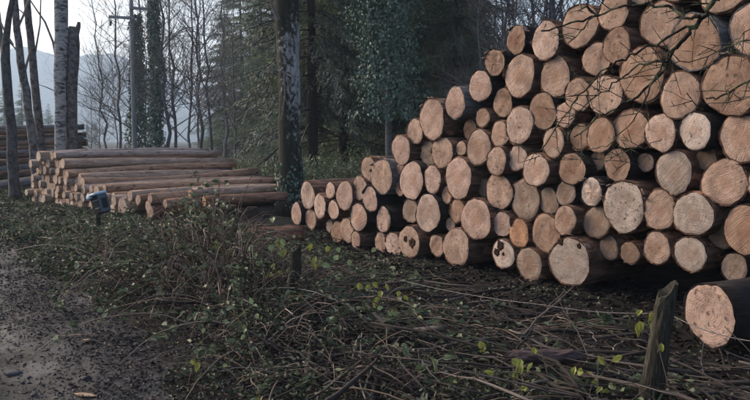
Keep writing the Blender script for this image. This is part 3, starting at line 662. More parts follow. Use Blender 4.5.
bts2 = [(478, 24, 1, .8), (489, 27, 3, 1.2), (502, 29, 0, .9), (515, 26, 3, 1.2), (528, 30, 2, .9), (540, 27, 1, 1.0), (552, 31, 3, 1.4), (563, 28, 0, 1.0), (484, 19, 3, .9), (497, 21, 1, .75), (508, 18, 3, 1.0), (522, 22, 0, .8), (534, 19, 3, 1.05), (546, 23, 2, .8), (557, 20, 3, 1.1), (572, 22, 1, .9), (590, 20, 3, 1.1)]
bts2.sort()
for k, (u, Yd, kd, sc_) in enumerate(bts2):
    put_tree('bare_tree', BT[kd], ((u - 375) / FPX * Yd, Yd), f'thin bare tree rising behind the crest of the large stack, {ORD[k] if k else "first "}from the left', sc_, random.uniform(0, 6.28), 'bare trees behind the large stack')

# ivy clad trees
def ivy_mesh(seed, H, r0, z0=.4, n=5200, size_=.09, bulge=.45):
    rg = np.random.default_rng(seed); mb = MB()
    t = rg.random(n) ** .9; z = z0 + (H - z0) * t; a = rg.uniform(0, 6.283, n)
    lump = .35 + 1.0 * vnoise(a * 1.1 + seed, z * .9 + seed) + .5 * vnoise(a * 3, z * 2.7)
    rr_ = r0 + bulge * lump * rg.random(n) ** .5 * (1 - .55 * t)
    pos = np.stack([rr_ * np.cos(a), rr_ * np.sin(a), z], 1)
    out = np.stack([np.cos(a), np.sin(a), 0 * a], 1)
    dr_ = np.array([0, 0, -1.]) + rg.normal(0, .55, (n, 3)); nr_ = out + rg.normal(0, .4, (n, 3)) + np.array([0, 0, .4])
    mb.leaves(pos, dr_, nr_, rg.uniform(.7, 1.3, n) * size_, rg.uniform(.7, 1.2, n) * size_)
    return mb.mesh('ivy', M['ivy'])
put_tree('ivy_clad_tree', BT[2], ((139 - 375) / FPX * 43, 43), 'ivy covered tree standing directly behind the utility pole', 1.0, 1.0, None, [('ivy', ivy_mesh(5, 8.2, .1, .5, 4200, .12, .5))])
put_tree('ivy_clad_tree', BT[0], ((157 - 375) / FPX * 40, 40), 'slim ivy column tree just right of the utility pole', 1.0, 2.0, None, [('ivy', ivy_mesh(6, 10.5, .1, .3, 4600, .12, .36))])
put_tree('ivy_clad_tree', bare_tree_meshes(35, 13, .10, 4, .0, .35, wander=.008), ((389 - 375) / FPX * 20, 20), 'tall tree thick with glossy ivy left of the large stack crest', 1.0, 4.0, None, [('ivy', ivy_mesh(7, 9.5, .1, 2.0, 13000, .072, .85))])

# trunks on the left: traced centre lines at their own distance
def traced_trunk(name, label, path, widths, Yd, mat, limbs=(), crown_seed=None, top=None, group=None):
    pts = [P(u, v, Yd) for u, v in path]; base = pts[0]; g = float(gz(base.x, base.y)) - .05
    root = tag(empty(name, (base.x, base.y, g)), label, 'tree', group); O = Vector((base.x, base.y, g))
    pts = [Vector((base.x, base.y, g))] + pts[1:]
    if top: pts = pts + [pts[-1] + Vector(top) * f for f in (.5, 1.0)]; widths = list(widths) + [widths[-1] * .7, widths[-1] * .3]
    # refine
    pp, rr_ = [], []
    for k in range(len(pts) - 1):
        n = max(2, int((pts[k + 1] - pts[k]).length / .25))
        for j in range(n):
            t = j / n; pp.append(pts[k].lerp(pts[k + 1], t) - O + Vector((random.gauss(0, .008), random.gauss(0, .008), 0))); rr_.append((widths[k] * (1 - t) + widths[k + 1] * t) / 2 / FPX * Yd)
    pp.append(pts[-1] - O); rr_.append(widths[-1] / 2 / FPX * Yd); rr_[0] *= 1.35; rr_[1] *= 1.12
    mb = MB(); mb.tube(pp, rr_, 14, wob=.07); mb.build('trunk', M[mat], root)
    cr = MB(); rg = np.random.default_rng(crown_seed or 1)
    for lp, w0, w1 in limbs:
        lpts = [P(u, v, Yd + dy) - O for u, v, dy in lp]; cr.tube(lpts, np.linspace(w0, w1, len(lpts)) / 2 / FPX * Yd, 6, cap=False)
    if crown_seed:
        for _ in range(12):
            k = rg.integers(int(len(pp) * .55), len(pp)); az = rg.uniform(0, 6.28)
            grow(cr, pp[k], Vector((math.cos(az), math.sin(az), rg.uniform(.4, 1.2))).normalized(), rg.uniform(1.2, 2.4), min(.05, rr_[k] * .5), 1, 4, rg)
    if cr.v: cr.build('crown', M['twig'], root)
    return root, O
traced_trunk('alder_tree', 'dark forked trunk at the far left picture edge', [(15, 190), (12, 150), (9, 105), (5, 60), (8, 25), (13, -10)], [11, 10, 9.5, 9, 6, 5], 20, 'aldark',
             [([(5, 60, 0), (1, 40, .1), (-2, 10, .2)], 6, 4), ([(13, 45, 0), (4, 30, 0), (-6, 6, .2)], 2.5, 1.5), ([(4, 36, 0), (14, 47, .1), (22, 58, .3)], 2, 1)], 41, (.3, 0, 5))
traced_trunk('alder_tree', 'slender grey trunk leaning left, second from the left edge', [(37, 188), (33, 145), (27, 100), (21, 62), (17, 30), (14, -8)], [9, 8.5, 8, 7.5, 7, 6], 22, 'alder',
             [([(24, 75, 0), (29, 55, .1), (31, 50, .1)], 2.5, 1.2), ([(17, 30, 0), (24, 14, .1), (30, -4, .2)], 2.5, 2)], 42, (-.6, .2, 5))
traced_trunk('alder_tree', 'slender grey trunk left of the pale birch', [(47, 188), (42, 150), (37, 108), (33, 66), (30, 33), (26, -8)], [9, 8.5, 8, 7.5, 7, 6.5], 22.5, 'alder',
             [([(34, 60, 0), (40, 25, .1), (41, -6, .2)], 2, 1.2), ([(29, 20, 0), (22, 12, .2), (17, 8, .3)], 2, 1)], 43, (-.5, 0, 5))
traced_trunk('birch_tree', 'pale birch trunk in front of the far dark stack', [(60, 188), (60.5, 150), (60.5, 110), (60, 70), (61.5, 35), (61, -10)], [12, 11, 11, 12, 13, 13], 22, 'birch',
             [([(57, 63, 0), (53, 42, .1), (45, 22, .1), (36, 9, .2), (26, -6, .3)], 2.6, 1.4), ([(57, 92, 0), (46, 87, .1), (37, 84, .1)], 1.2, .6)], 44, (.3, 0, 4))
r_, O_ = traced_trunk('birch_tree', 'broken-topped dark birch trunk close right of the pale birch', [(73, 188), (72, 150), (71.5, 110), (72, 75), (73, 45), (74, 27)], [12, 11, 11, 12, 13, 10], 22.2, 'alder',
             [([(76, 34, 0), (78.5, 26, 0), (79, 22, 0)], 6, 3)])

# the mossy tree in the middle
r_, O_ = traced_trunk('mossy_tree', 'tall moss-blotched whitish trunk standing between the two stacks', [(291, 206), (291, 180), (289.5, 140), (289, 100), (288, 60), (287, 20), (286, -15)], [29, 25, 22, 21.5, 22, 24, 25], 16, 'mossy',
             [([(279, 20, -.2), (273, 8, -.3), (268, -8, -.4)], 4, 2.5), ([(283, 68, -.2), (279, 72, -.4), (274, 70, -.6)], 2, 1), ([(287, 74, -.22), (292, 77, -.4), (303, 78, -.3)], 1.5, .6), ([(281, 62, -.2), (279, 55, -.3), (280, 48, -.32)], 2, 1), ([(284, 72, -.23), (285, 95, -.26), (281, 120, -.25)], 1.2, .8)], 45, (-.2, 0, 6))
mb = MB(); n = 900; rg = np.random.default_rng(9); a = rg.uniform(0, 6.283, n); z = rg.random(n) ** 2 * 1.1
pos = np.stack([(.27 + .06 * rg.random(n)) * np.cos(a), (.27 + .06 * rg.random(n)) * np.sin(a), z], 1)
mb.leaves(pos, np.array([0, 0, -1.]) + rg.normal(0, .5, (n, 3)), np.stack([np.cos(a), np.sin(a), 0 * a + .4], 1), .06, .05); mb.build('ivy', M['ivy'], r_)

# utility pole
Yp = 39; b_ = P(135, 170, Yp); root = tag(empty('utility_pole', (b_.x, Yp, 0)), 'grey wooden utility pole with two staggered crossarms', 'pole')
hz = lambda v: P(135, v, Yp).z
mb = MB(); mb.tube([(0, 0, k) for k in np.linspace(-.1, hz(-14), 8)], np.linspace(.125, .09, 8), 12); mb.build('pole', M['pole'], root)
def pxl(u): return (u - 135) / FPX * Yp
mb = MB(); mb.box((pxl(126), -.14, hz(18)), pxl(138) - pxl(113.5), .1, .13, Matrix.Rotation(.06, 4, 'Y')); ca = mb.build('crossarm', M['pole'], root, False)
mb = MB(); mb.box((pxl(143.5), -.14, hz(9)), pxl(152) - pxl(133), .1, .13, Matrix.Rotation(.06, 4, 'Y')); cb = mb.build('crossarm', M['pole'], root, False)
for par, u, v in ((ca, 115, 21), (cb, 151.5, 13)):
    mb = MB(); mb.tube([(pxl(u), -.14, hz(v) - .25 * k / 6) for k in range(7)], [.03, .08, .04, .08, .04, .07, .03], 10); mb.build('insulator', M['insul'], par)

# shrubs behind the stacks
def shrub(name, loc, w, h, n, label, mat='shrub', size_=.07, group=None, seed=0):
    rg = np.random.default_rng(seed); root = tree_root(name, loc, label, 'shrub', group); mb = MB()
    a = rg.uniform(0, 6.283, n); rr_ = w * rg.random(n) ** .6; z = h * rg.random(n) ** .7 * (1 - .6 * (rr_ / w) ** 2) * (.6 + .8 * vnoise(a * 2, rr_ * 4))
    pos = np.stack([rr_ * np.cos(a), rr_ * np.sin(a), z + .03], 1)
    mb.leaves(pos, rg.normal(0, 1, (n, 3)) + np.array([0, 0, .1]), rg.normal(0, .6, (n, 3)) + np.array([0, 0, 1.]), rg.uniform(.6, 1.3, n) * size_, rg.uniform(.35, .8, n) * size_)
    mb.build('leaves', M[mat], root)
    st = MB()
    for _ in range(40):
        az = rg.uniform(0, 6.28); t = np.linspace(0, 1, 5); l = w * rg.uniform(.3, 1)
        st.tube(np.stack([l * t * math.cos(az), l * t * math.sin(az), h * rg.uniform(.5, 1.2) * (1.6 * t - .7 * t * t)], 1), np.linspace(.008, .003, 5), 3, cap=False)
    st.build('stems', M['stalk'], root)
for k, (u, Yd, w, h) in enumerate([(262, 21, .8, .8), (273, 25, 1.0, .9), (308, 19, .7, 1.0), (320, 21, .9, 1.15), (336, 19.5, .9, 1.1), (350, 21, .9, 1.2), (366, 20, .8, 1.1), (245, 29, 1.2, .9), (228, 33, 1.3, .8)]):
    shrub('shrub', ((u - 375) / FPX * Yd, Yd), w, h, 1500, f'low grey-green leafy shrub behind the logs, {ORD[k_] if (k_ := sorted([262, 273, 308, 320, 336, 350, 366, 245, 228]).index(u)) else "first "}shrub from the left', seed=60 + k, group='low shrubs under the trees')

# ------------------------------------------------------------------ verge: undergrowth
def verge_points(n, q0, q1, s0, s1, rg, pw=1.5):
    s = s0 + (s1 - s0) * rg.random(n) ** pw; q = q0 + (q1 - q0) * rg.random(n)
    x, y = xy(q, s); return x, y, q, s
def cover_h(x, y, q, s):
    h = .14 + .74 * np.clip(fbm(x * .9 + 4, y * .9) * 1.9 - .55, 0, 1)
    h = h * sstep(.05, -1.0, q - edge(s)) + .02 + .24 * np.exp(-(((x + 1.7) / 1.1) ** 2 + ((y - 7.7) / 1.0) ** 2))
    h = h * (1 - .9 * sstep(-3.4, -4.6, q))
    h = h * (1 - .8 * sstep(9.5, 12, s)) * (1 - .45 * sstep(-1.4, -.4, x))
    return h * (1 - .55 * sstep(4.6, 3.6, s))                       # lower where the brushwood lies
rg = np.random.default_rng(77)
n = 130000; x, y, q, s = verge_points(n, -6.0, -1.6, 1.2, 26, rg, 1.35)
keep = (q < edge(s) + .1 * rg.normal(0, 1, n)) & (rg.random(n) < (.10 + 1.2 * sstep(.40, .62, fbm(x * 1.6, y * 1.6))) * (1 - .6 * sstep(6.2, 4.6, s) * sstep(-2.0, -2.6, q)) * (1 - .75 * sstep(-4.0, -4.8, q) * sstep(9.5, 8, s)))
x, y, q, s = x[keep], y[keep], q[keep], s[keep]; n = len(x)
h = cover_h(x, y, q, s); z = gz(x, y) + h * rg.random(n) ** .55 + .01
mb = MB(); far = np.clip(s / 8, .75, 1.6)
mb.leaves(np.stack([x, y, z], 1), rg.normal(0, 1, (n, 3)) * (1, 1, .5), rg.normal(0, .5, (n, 3)) + np.array([0, 0, 1.]), rg.uniform(.025, .065, n) * far, rg.uniform(.016, .042, n) * far)
n = 9000; x, y, q, s = verge_points(n, -4.6, -1.7, 2.5, 22, rg, 1.3)      # larger paler leaves in loose patches on top
keep = (q < edge(s) - .15) & (rg.random(n) < sstep(.50, .66, fbm(x * 1.1 + 31, y * 1.1 + 8)) * (1 - .8 * sstep(6.4, 5.0, s)))
x, y, q, s = x[keep], y[keep], q[keep], s[keep]; n = len(x); z = gz(x, y) + cover_h(x, y, q, s) * rg.uniform(.75, 1.25, n) + .02
mb2 = MB(); mb2.leaves(np.stack([x, y, z], 1), rg.normal(0, 1, (n, 3)) * (1, 1, .5) + np.array([0, 0, -.2]), rg.normal(0, .55, (n, 3)) + np.array([0, -.3, 1.]), rg.uniform(.05, .095, n), rg.uniform(.03, .06, n))
tag(mb2.build('weed_leaves', M['weed'], None, False), 'loose patches of paler green weed leaves on the verge', 'undergrowth', kind='stuff')
tag(mb.build('undergrowth', M['bramble'], None, False), 'tangled dark green bramble leaves covering the verge', 'undergrowth', kind='stuff')
# dry arching stalks
mb = MB(); n = 5200; x, y, q, s = verge_points(n, -5.0, -1.9, 1.5, 20, rg)
nh = 1500; hx, hy = rg.normal(-1.5, .85, nh), rg.normal(7.7, .8, nh); hq, hs = qs(hx, hy); x, y, q, s = [np.concatenate(t) for t in ((x, hx), (y, hy), (q, hq), (s, hs))]; n += nh
clump = fbm(x * .8 + 20, y * .8)
for k in range(n):
    if q[k] > float(edge(s[k])) - .2 or (k < 5200 and rg.random() > .2 + 1.3 * sstep(.42, .62, clump[k])): continue
    az = rg.uniform(0, 6.283); l = rg.uniform(.15, .75) * (1.0 if s[k] > 4 else .8); hh = float(cover_h(x[k:k+1], y[k:k+1], q[k:k+1], s[k:k+1])[0]) * rg.uniform(.5, 1.45) + .03
    t = np.linspace(0, 1, 6); arc = hh * (2.2 * t - rg.uniform(1.2, 2.1) * t * t)
    pts = np.stack([x[k] + l * t * math.cos(az) + rg.normal(0, .012, 6), y[k] + l * t * math.sin(az) + rg.normal(0, .012, 6), float(gz(x[k], y[k])) + np.maximum(arc, -.02)], 1)
    mb.tube(pts, np.linspace(.0055, .0022, 6) * rg.uniform(.6, 1.4), 3, cap=False)
tag(mb.build('dry_stalks', M['stalk']), 'tangle of dry brown bramble stalks on the verge', 'undergrowth', kind='stuff')
# arching bramble canes with their leaves in threes
mc = MB(); ml = MB(); n = 520
for k in range(n):
    if k < 330: x0, y0 = rg.normal(-1.7, 1.25), rg.normal(7.7, 1.5)
    else: x0, y0 = xy(rg.uniform(-4.4, -2.3), 3.5 + 16 * rg.random())
    q0, s0 = qs(x0, y0)
    if q0 > float(edge(s0)) - .35 or q0 < -4.9: continue
    az = rg.uniform(0, 6.283); l = rg.uniform(.6, 1.7); hh = rg.uniform(.25, .75) * (.6 if s0 < 4.5 else 1) * (.3 if s0 > 11 else 1) * (.55 if x0 > -1.0 else 1) * (.5 if q0 < -3.7 else 1); t = np.linspace(0, 1, 10)
    pts = np.stack([x0 + l * t * math.cos(az), y0 + l * t * math.sin(az), float(gz(x0, y0)) + np.maximum(hh * (3.1 * t - 3.0 * t * t) , .01)], 1) + np.cumsum(rg.normal(0, .012, (10, 3)), 0) * t[:, None]
    mc.tube(pts, np.linspace(.006, .0025, 10) * rg.uniform(.7, 1.3), 4, cap=False)
    if rg.random() < .35: continue
    m_ = rg.integers(5, 12); tt = rg.uniform(.2, 1, m_); b0 = np.stack([np.interp(tt, t, pts[:, c]) for c in range(3)], 1)
    for _ in range(3):
        ml.leaves(b0 + rg.normal(0, .02, (m_, 3)), rg.normal(0, 1, (m_, 3)) * (1, 1, .4), rg.normal(0, .4, (m_, 3)) + np.array([0, -.2, 1.]), rg.uniform(.04, .085, m_), rg.uniform(.026, .05, m_))
o = tag(mc.build('bramble_canes', M['stalk']), 'arching brown bramble canes over the verge', 'undergrowth', kind='stuff')
lf = obj('leaves', ml.mesh('leaves', M['weed'], False), o); lf['kind'] = 'stuff'
# brushwood below the large stack
mb = MB(); n = 420
for k in range(n):
    qq = rg.uniform(-4.9, -2.5); ss = rg.uniform(.6, 6.6) if k % 3 else rg.uniform(2, 9); x0, y0 = xy(qq, ss); az = rg.normal(math.atan2(DR.y, DR.x) + .25, .85); l = rg.uniform(.4, 1.7)
    t = np.linspace(-.5, .5, 7); zt = float(gz(x0, y0)) + rg.uniform(.02, .22) * (1 if qq > -3.9 else .5); tl = rg.normal(0, .08)
    pts = np.stack([x0 + l * t * math.cos(az), y0 + l * t * math.sin(az), np.maximum(zt + l * t * tl, .06)], 1) + np.cumsum(rg.normal(0, .014, (7, 3)), 0)
    r0 = rg.choice([.004, .006, .009, .016, .024], p=[.36, .34, .2, .08, .02])
    mb.tube(pts, np.linspace(r0, r0 * .45, 7), 5, cap=True)
    for _ in range(rg.integers(0, 4)):
        j = rg.integers(1, 6); d = np.array([math.cos(az + rg.normal(0, .7)), math.sin(az + rg.normal(0, .7)), rg.normal(.15, .3)]); ll = l * rg.uniform(.15, .4)
        mb.tube([pts[j] + d * ll * f + rg.normal(0, .006, 3) for f in (0, .35, .7, 1)], np.linspace(r0 * .55, r0 * .2, 4), 3, cap=False)
tag(mb.build('brushwood', M['brush']), 'loose cut branches and twigs strewn below the large stack', 'brushwood', kind='stuff')
# dead leaves and bark bits on the track and under the stack
mb = MB(); n = 85000; x, y, q, s = verge_points(n, -3.0, .9, 1.0, 26, rg, 1.35)
keep = rg.random(n) < np.where(q < edge(s) + .75 + .3 * (fbm(x * 1.5, y * 1.5) - .5), .45 + 1.0 * sstep(.3, .6, fbm(x * 2, y * 2)), .12 + .6 * sstep(.45, .62, fbm(x * 1.2 + 7, y * 1.2)))
x, y, q, s = x[keep], y[keep], q[keep], s[keep]; n = len(x)
z = gz(x, y) + .014 + .02 * rg.random(n); az = rg.uniform(0, 6.283, n)
mb.leaves(np.stack([x, y, z], 1), np.stack([np.cos(az), np.sin(az), rg.normal(.1, .2, n)], 1), rg.normal(0, .35, (n, 3)) + np.array([0, 0, 1.]), rg.uniform(.015, .045, n), rg.uniform(.008, .023, n), .35)
n = 3200; x, y, q, s = verge_points(n, -4.5, -2.6, .5, 10, rg, 1.1); z = gz(x, y) + .01 + .05 * rg.random(n); az = rg.uniform(0, 6.283, n)
mb.leaves(np.stack([x, y, z], 1), np.stack([np.cos(az), np.sin(az), rg.normal(.1, .3, n)], 1), rg.normal(0, .4, (n, 3)) + np.array([0, 0, 1.]), rg.uniform(.03, .07, n), rg.uniform(.015, .04, n), .35)
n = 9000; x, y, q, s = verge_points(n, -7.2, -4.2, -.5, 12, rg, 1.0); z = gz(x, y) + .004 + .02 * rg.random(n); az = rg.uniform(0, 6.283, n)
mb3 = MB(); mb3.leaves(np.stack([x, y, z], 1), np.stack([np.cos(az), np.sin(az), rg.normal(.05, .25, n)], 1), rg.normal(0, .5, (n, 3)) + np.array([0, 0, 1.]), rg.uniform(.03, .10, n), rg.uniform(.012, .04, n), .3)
n = 16000; x, y, q, s = verge_points(n, -2.3, 1.0, 1.5, 20, rg, 1.4); z = gz(x, y) + .013 + .004 * rg.random(n); az = rg.uniform(0, 6.283, n); sz_ = rg.uniform(.006, .02, n)
gm = MB(); e_ = lambda a, b_, c: np.stack([x + a * sz_ * np.cos(az) - b_ * sz_ * np.sin(az), y + a * sz_ * np.sin(az) + b_ * sz_ * np.cos(az), z + c * sz_], 1)
vv = np.stack([e_(-.6, -.5, -.3), e_(.7, -.4, -.3), e_(.5, .55, -.3), e_(-.55, .5, -.3), e_(.05, .0, .45)], 1).reshape(-1, 3); bb = np.arange(n)[:, None] * 5
gm.add(vv, None, np.concatenate([bb + np.array([[0, 1, 4]]), bb + np.array([[1, 2, 4]]), bb + np.array([[2, 3, 4]]), bb + np.array([[3, 0, 4]])]))
tag(gm.build('gravel', M['grit'], None, False), 'fine grey grit pressed into the muddy track', 'gravel', kind='stuff')
tag(mb3.build('bark_crumbs', M['crumb'], None, False), 'bark crumbs coloured near black as shade below the large stack', 'bark litter', kind='stuff')
tag(mb.build('leaf_litter', M['litter'], None, False), 'dead leaves and bark crumbs strewn over the track edge', 'leaf litter', kind='stuff')

# ------------------------------------------------------------------ fence: posts, wire
def post(u, vt, ub, Yd, w, label, lean=0, splinter=True):
    t = P(u, vt, Yd); b_ = P(ub, 400, Yd); b_ = Vector((t.x + (ub - u) / FPX * Yd, Yd, float(gz(t.x, Yd)) - .05))
    root = tag(empty('fence_post', b_), label, 'post', 'posts of the wire fence')
    n = 12; m_ = 9; V = []; t0 = t - b_
    for k in range(m_):
        f = k / (m_ - 1); c = t0 * f
        for j in range(n):
            a = j * 6.283 / n; rr_ = w / 2 * (1 + .12 * math.sin(2 * a + 1)) * (1.1 - .25 * f) * (1 + .08 * random.uniform(-1, 1))
            V.append((c.x + rr_ * math.cos(a), c.y + rr_ * math.sin(a), c.z + (random.uniform(-.018, .018) + .035 * math.cos(a) if k == m_ - 1 and splinter else 0)))
    V.append(tuple(t0 - Vector((0, 0, .03)))); i = np.arange(m_ - 1)[:, None] * n; j = np.arange(n)[None]; kk = (j + 1) % n
    q_ = np.stack([i + j, i + kk, i + n + kk, i + n + j], -1).reshape(-1, 4); tt = [((m_ - 1) * n + a, (m_ - 1) * n + (a + 1) % n, m_ * n) for a in range(n)]
    obj('stake', mesh_np('stake', V, [q_, np.array(tt)], M['post'], False), root); return root
post(668, 289, 650, 4.3, .12, 'weathered grey splintered fence post beside the single thick log')
post(296, 249, 294, 6.9, .10, 'dark stubby fence post sunk in brambles below the mossy tree')
post(98, 213, 100, 10.4, .07, 'pale wooden stake carrying the blue plastic box')
def wire(pts, label):
    mb = MB(); n = 40; W_ = []
    for a, b_, sag in pts:
        for k in range(n):
            t = k / n; p = Vector(a).lerp(Vector(b_), t); p.z -= sag * 4 * t * (1 - t); W_.append(p)
    W_.append(Vector(pts[-1][1])); mb.tube(W_, .0028, 5, cap=False)
    o = tag(mb.build('barbed_wire', M['wire']), label, 'wire')
    L = 0
    for k in range(1, len(W_)):
        L += (W_[k] - W_[k - 1]).length
        if L > .14:
            L = 0; bb = MB()
            for _ in range(2):
                d = Vector((random.gauss(0, 1), random.gauss(0, 1), random.gauss(0, 1))).normalized() * .014; bb.tube([W_[k] - d, W_[k] + d], .0016, 3, cap=False)
            bb.build('barb', M['wire'], o)
pR = P(661, 313, 4.6); wire([(P(400, 280, 6.2), P(545, 305, 5.1), .02), (P(545, 305, 5.1), pR, .02), (P(680, 317, 4.55), P(770, 345, 4.0), .03)][:2], 'rusty barbed wire sagging left from the splintered post')
wire([(P(673, 316, 4.55), P(770, 343, 3.9), .03)], 'barbed wire crossing in front of the single thick log')

# blue plastic box on the stake
bx = P(100, 203, 10.35); root = tag(empty('plastic_box', bx), 'light blue and black plastic box tipped on a stake by the left stack', 'box'); root.rotation_euler = (R(8), R(-14), R(-38)); root.scale = (.74,) * 3
def bevbox(name, c, sx, sy, sz, mat, parent, bv=.02):
    mb = MB(); mb.box(c, sx, sy, sz); o = mb.build(name, M[mat], parent, False)
    md = o.modifiers.new('bevel', 'BEVEL'); md.width = bv; md.segments = 2; return o
body = bevbox('body', (0, 0, -.02), .24, .20, .33, 'black', root)
bevbox('lid', (-.01, -.012, .165), .27, .26, .05, 'blue', root, .022); bevbox('flap', (-.09, -.10, .135), .12, .10, .06, 'blue', root, .02)
pan = bevbox('side_panel', (.118, -.0, -.02), .03, .19, .31, 'blue_dark', root, .01); bevbox('window', (.135, 0, -.02), .008, .11, .18, 'black', pan, .004)
for sx in (-.07, .07): bevbox('rib', (.04, -.102, -.02 + sx), .16, .012, .02, 'blue_dark', root, .004)

# thin pale stick, wood chips, stone, rotten chunk
mb = MB(); a_, b_ = P(107, 232, 9.2), P(104.5, 264, 9.0); mb.tube([b_, b_.lerp(a_, .5) + Vector((.01, 0, 0)), a_], [.018, .016, .012], 7); tag(mb.build('stick', M['chip']), 'thin pale stick leaning upright below the blue plastic box', 'stick')
def chunk(name, c, sx, sy, sz, mat, label, cat, rz=0, seed=0, flat=True, pw=2):
    rg_ = np.random.default_rng(seed); n, m_ = 12, 7; V = []
    for k in range(m_):
        f = k / (m_ - 1); x_ = (f - .5) * sx; e = math.sqrt(max(.04, 1 - abs(2 * f - 1) ** pw * .92))
        for j in range(n):
            a = j * 6.283 / n; w_ = 1 + .35 * (rg_.random() - .5); V.append((x_ + .06 * sx * (rg_.random() - .5), .5 * sy * e * w_ * math.cos(a), .5 * sz * e * w_ * math.sin(a)))
    V += [(-sx * .5, 0, 0), (sx * .5, 0, 0)]; i = np.arange(m_ - 1)[:, None] * n; j = np.arange(n)[None]; kk = (j + 1) % n
    q_ = np.stack([i + kk, i + j, i + n + j, i + n + kk], -1).reshape(-1, 4); b0 = (m_ - 1) * n
    t_ = [(a, (a + 1) % n, m_ * n) for a in range(n)] + [(b0 + (a + 1) % n, b0 + a, m_ * n + 1) for a in range(n)]
    o = obj(name, mesh_np(name, V, [q_, np.array(t_)], M[mat], not flat)); o.location = c; o.rotation_euler = (0, 0, rz); return tag(o, label, cat)
def gp(u, v, dz): p = onground(u, v, .02); p.z = float(gz(p.x, p.y)) + .012 + dz; return p
chunk('wood_chip', gp(70, 336, .012), .22, .018, .016, 'chip', 'long thin pale splinter on the track', 'wood chip', .35, 1)
chunk('wood_chip', gp(86, 341, .014), .075, .05, .025, 'chip', 'small blocky pale orange chip beside the thin splinter', 'wood chip', .9, 2)
chunk('wood_chip', gp(86, 391, .012), .17, .05, .02, 'chip', 'pale wood slab at the bottom edge of the track', 'wood chip', -.3, 3)
chunk('stone', gp(13, 363, .008), .12, .08, .045, 'stone', 'dark flat stone lying on the bare wheel track', 'stone', .1, 4, False)
p = P(545, 357, 4.75); chunk('rotten_wood', (p.x, p.y, p.z), .50, .11, .085, 'rotwood', 'reddish grey chunk of rotten wood among the cut branches', 'wood', .05, 5, pw=9)
for k in range(26):
    u, v = random.uniform(-10, 150), random.uniform(262, 400)
    c = gp(u, v, .004); chunk('pebble', c, random.uniform(.03, .07), random.uniform(.02, .05), random.uniform(.015, .03), 'stone', 'small dark pebble half buried in the muddy track', 'pebble', random.uniform(0, 3), 100 + k, False)['group'] = 'pebbles on the track'

# yellow leaf sprigs
def sprig(u, v, Yd, n, lab, sz=.07, spread=.10, mat='yellow', seed=0, hang=False):
    rg_ = np.random.default_rng(seed + 500); c = P(u, v, Yd); g = float(gz(c.x, c.y))
    root = tag(empty('yellow_sprig' if mat == 'yellow' else 'leafy_sprig', (c.x, c.y, g)), lab, 'plant'); st = MB(); top = c.z - g
    t = np.linspace(0, 1, 6); st.tube(np.stack([.05 * np.sin(2 * t + seed), .04 * np.cos(3 * t + seed) - .04, t * top], 1), np.linspace(.004, .002, 6), 4, cap=False)
    pts = []
    for k in range(n):
        o_ = rg_.normal(0, spread, 3) * (1, .6, 1.1); a = np.array([0.05 * math.sin(2 + seed), -.04, top * rg_.uniform(.7, 1)]); b_ = np.array([0, 0, top]) + o_
        st.tube([a, (a + b_) / 2 + (0, 0, .01), b_], [.002, .0015, .001], 3, cap=False); pts.append(b_)
    st.build('stem', M['stalk'], root)
    for k, b_ in enumerate(pts):
        lm = MB(); d = rg_.normal(0, .5, (1, 3)) + np.array([[0, -.1, -.9]]); lm.leaves(b_[None], d, rg_.normal(0, .4, (1, 3)) + np.array([[-.3, -1., .35]]), np.array([sz * rg_.uniform(.7, 1.2)]), np.array([sz * rg_.uniform(.5, .8)]), .2)
        lm.build('leaf', M[mat], root, False)
sprig(646, 322, 4.45, 7, 'yellow-green leaves hanging at the wire left of the splintered post', .065, .05, seed=1)
sprig(662, 338, 4.28, 3, 'yellow-green leaf pair hanging against the splintered post', .06, .03, seed=2)
sprig(522, 368, 4.35, 9, 'yellow-green leaf cluster left below the rotten wood chunk', .06, .07, seed=3)
sprig(598, 376, 4.3, 9, 'yellow-green leaf cluster right below the rotten wood chunk', .06, .07, seed=4)
sprig(385, 300, 6.3, 14, 'yellow leaf spray at the left end of the barbed wire', .06, .11, seed=5)
sprig(384, 322, 6.0, 12, 'yellowish leaf spray just below the one at the wire end', .06, .11, 'pale_green', seed=6)
sprig(275, 271, 6.8, 3, 'bright yellow leaf standing left of the stubby dark post', .09, .04, seed=7)
sprig(219, 255, 7.6, 4, 'yellow-green leaf pair in the middle of the bramble tangle', .10, .06, seed=8)
sprig(141, 247, 9.0, 3, 'yellow leaf in the undergrowth right of the pale stick', .09, .05, seed=9)
sprig(280, 243, 7.4, 5, 'yellow-green leaves in front of the short loose log', .09, .08, seed=10)
sprig(320, 257, 7.0, 4, 'yellow-green leaf right of the stubby dark post', .08, .06, seed=11)
sprig(198, 360, 5.0, 2, 'single yellow-green leaf low by the track edge', .06, .03, seed=12)
sprig(258, 396, 4.5, 2, 'yellow-green leaf at the bottom picture edge', .08, .03, seed=13)
sprig(483, 342, 5.0, 2, 'narrow yellow-green leaf among the cut branches', .08, .03, seed=14)
sprig(409, 391, 4.4, 2, 'dull yellow leaf at the bottom middle of the picture', .08, .03, seed=15)
sprig(222, 330, 5.4, 7, 'pale green round-leaved sprig in the dark undergrowth', .05, .12, 'pale_green', seed=16)
sprig(255, 360, 5.0, 7, 'pale green sprig low in front of the brambles', .045, .13, 'pale_green', seed=17)
sprig(270, 252, 7.0, 14, 'leafy pale green bramble spray left of the stubby dark post', .075, .16, 'pale_green', seed=18)
sprig(345, 262, 7.0, 9, 'leafy pale green spray below the left end of the large stack', .07, .14, 'pale_green', seed=19)

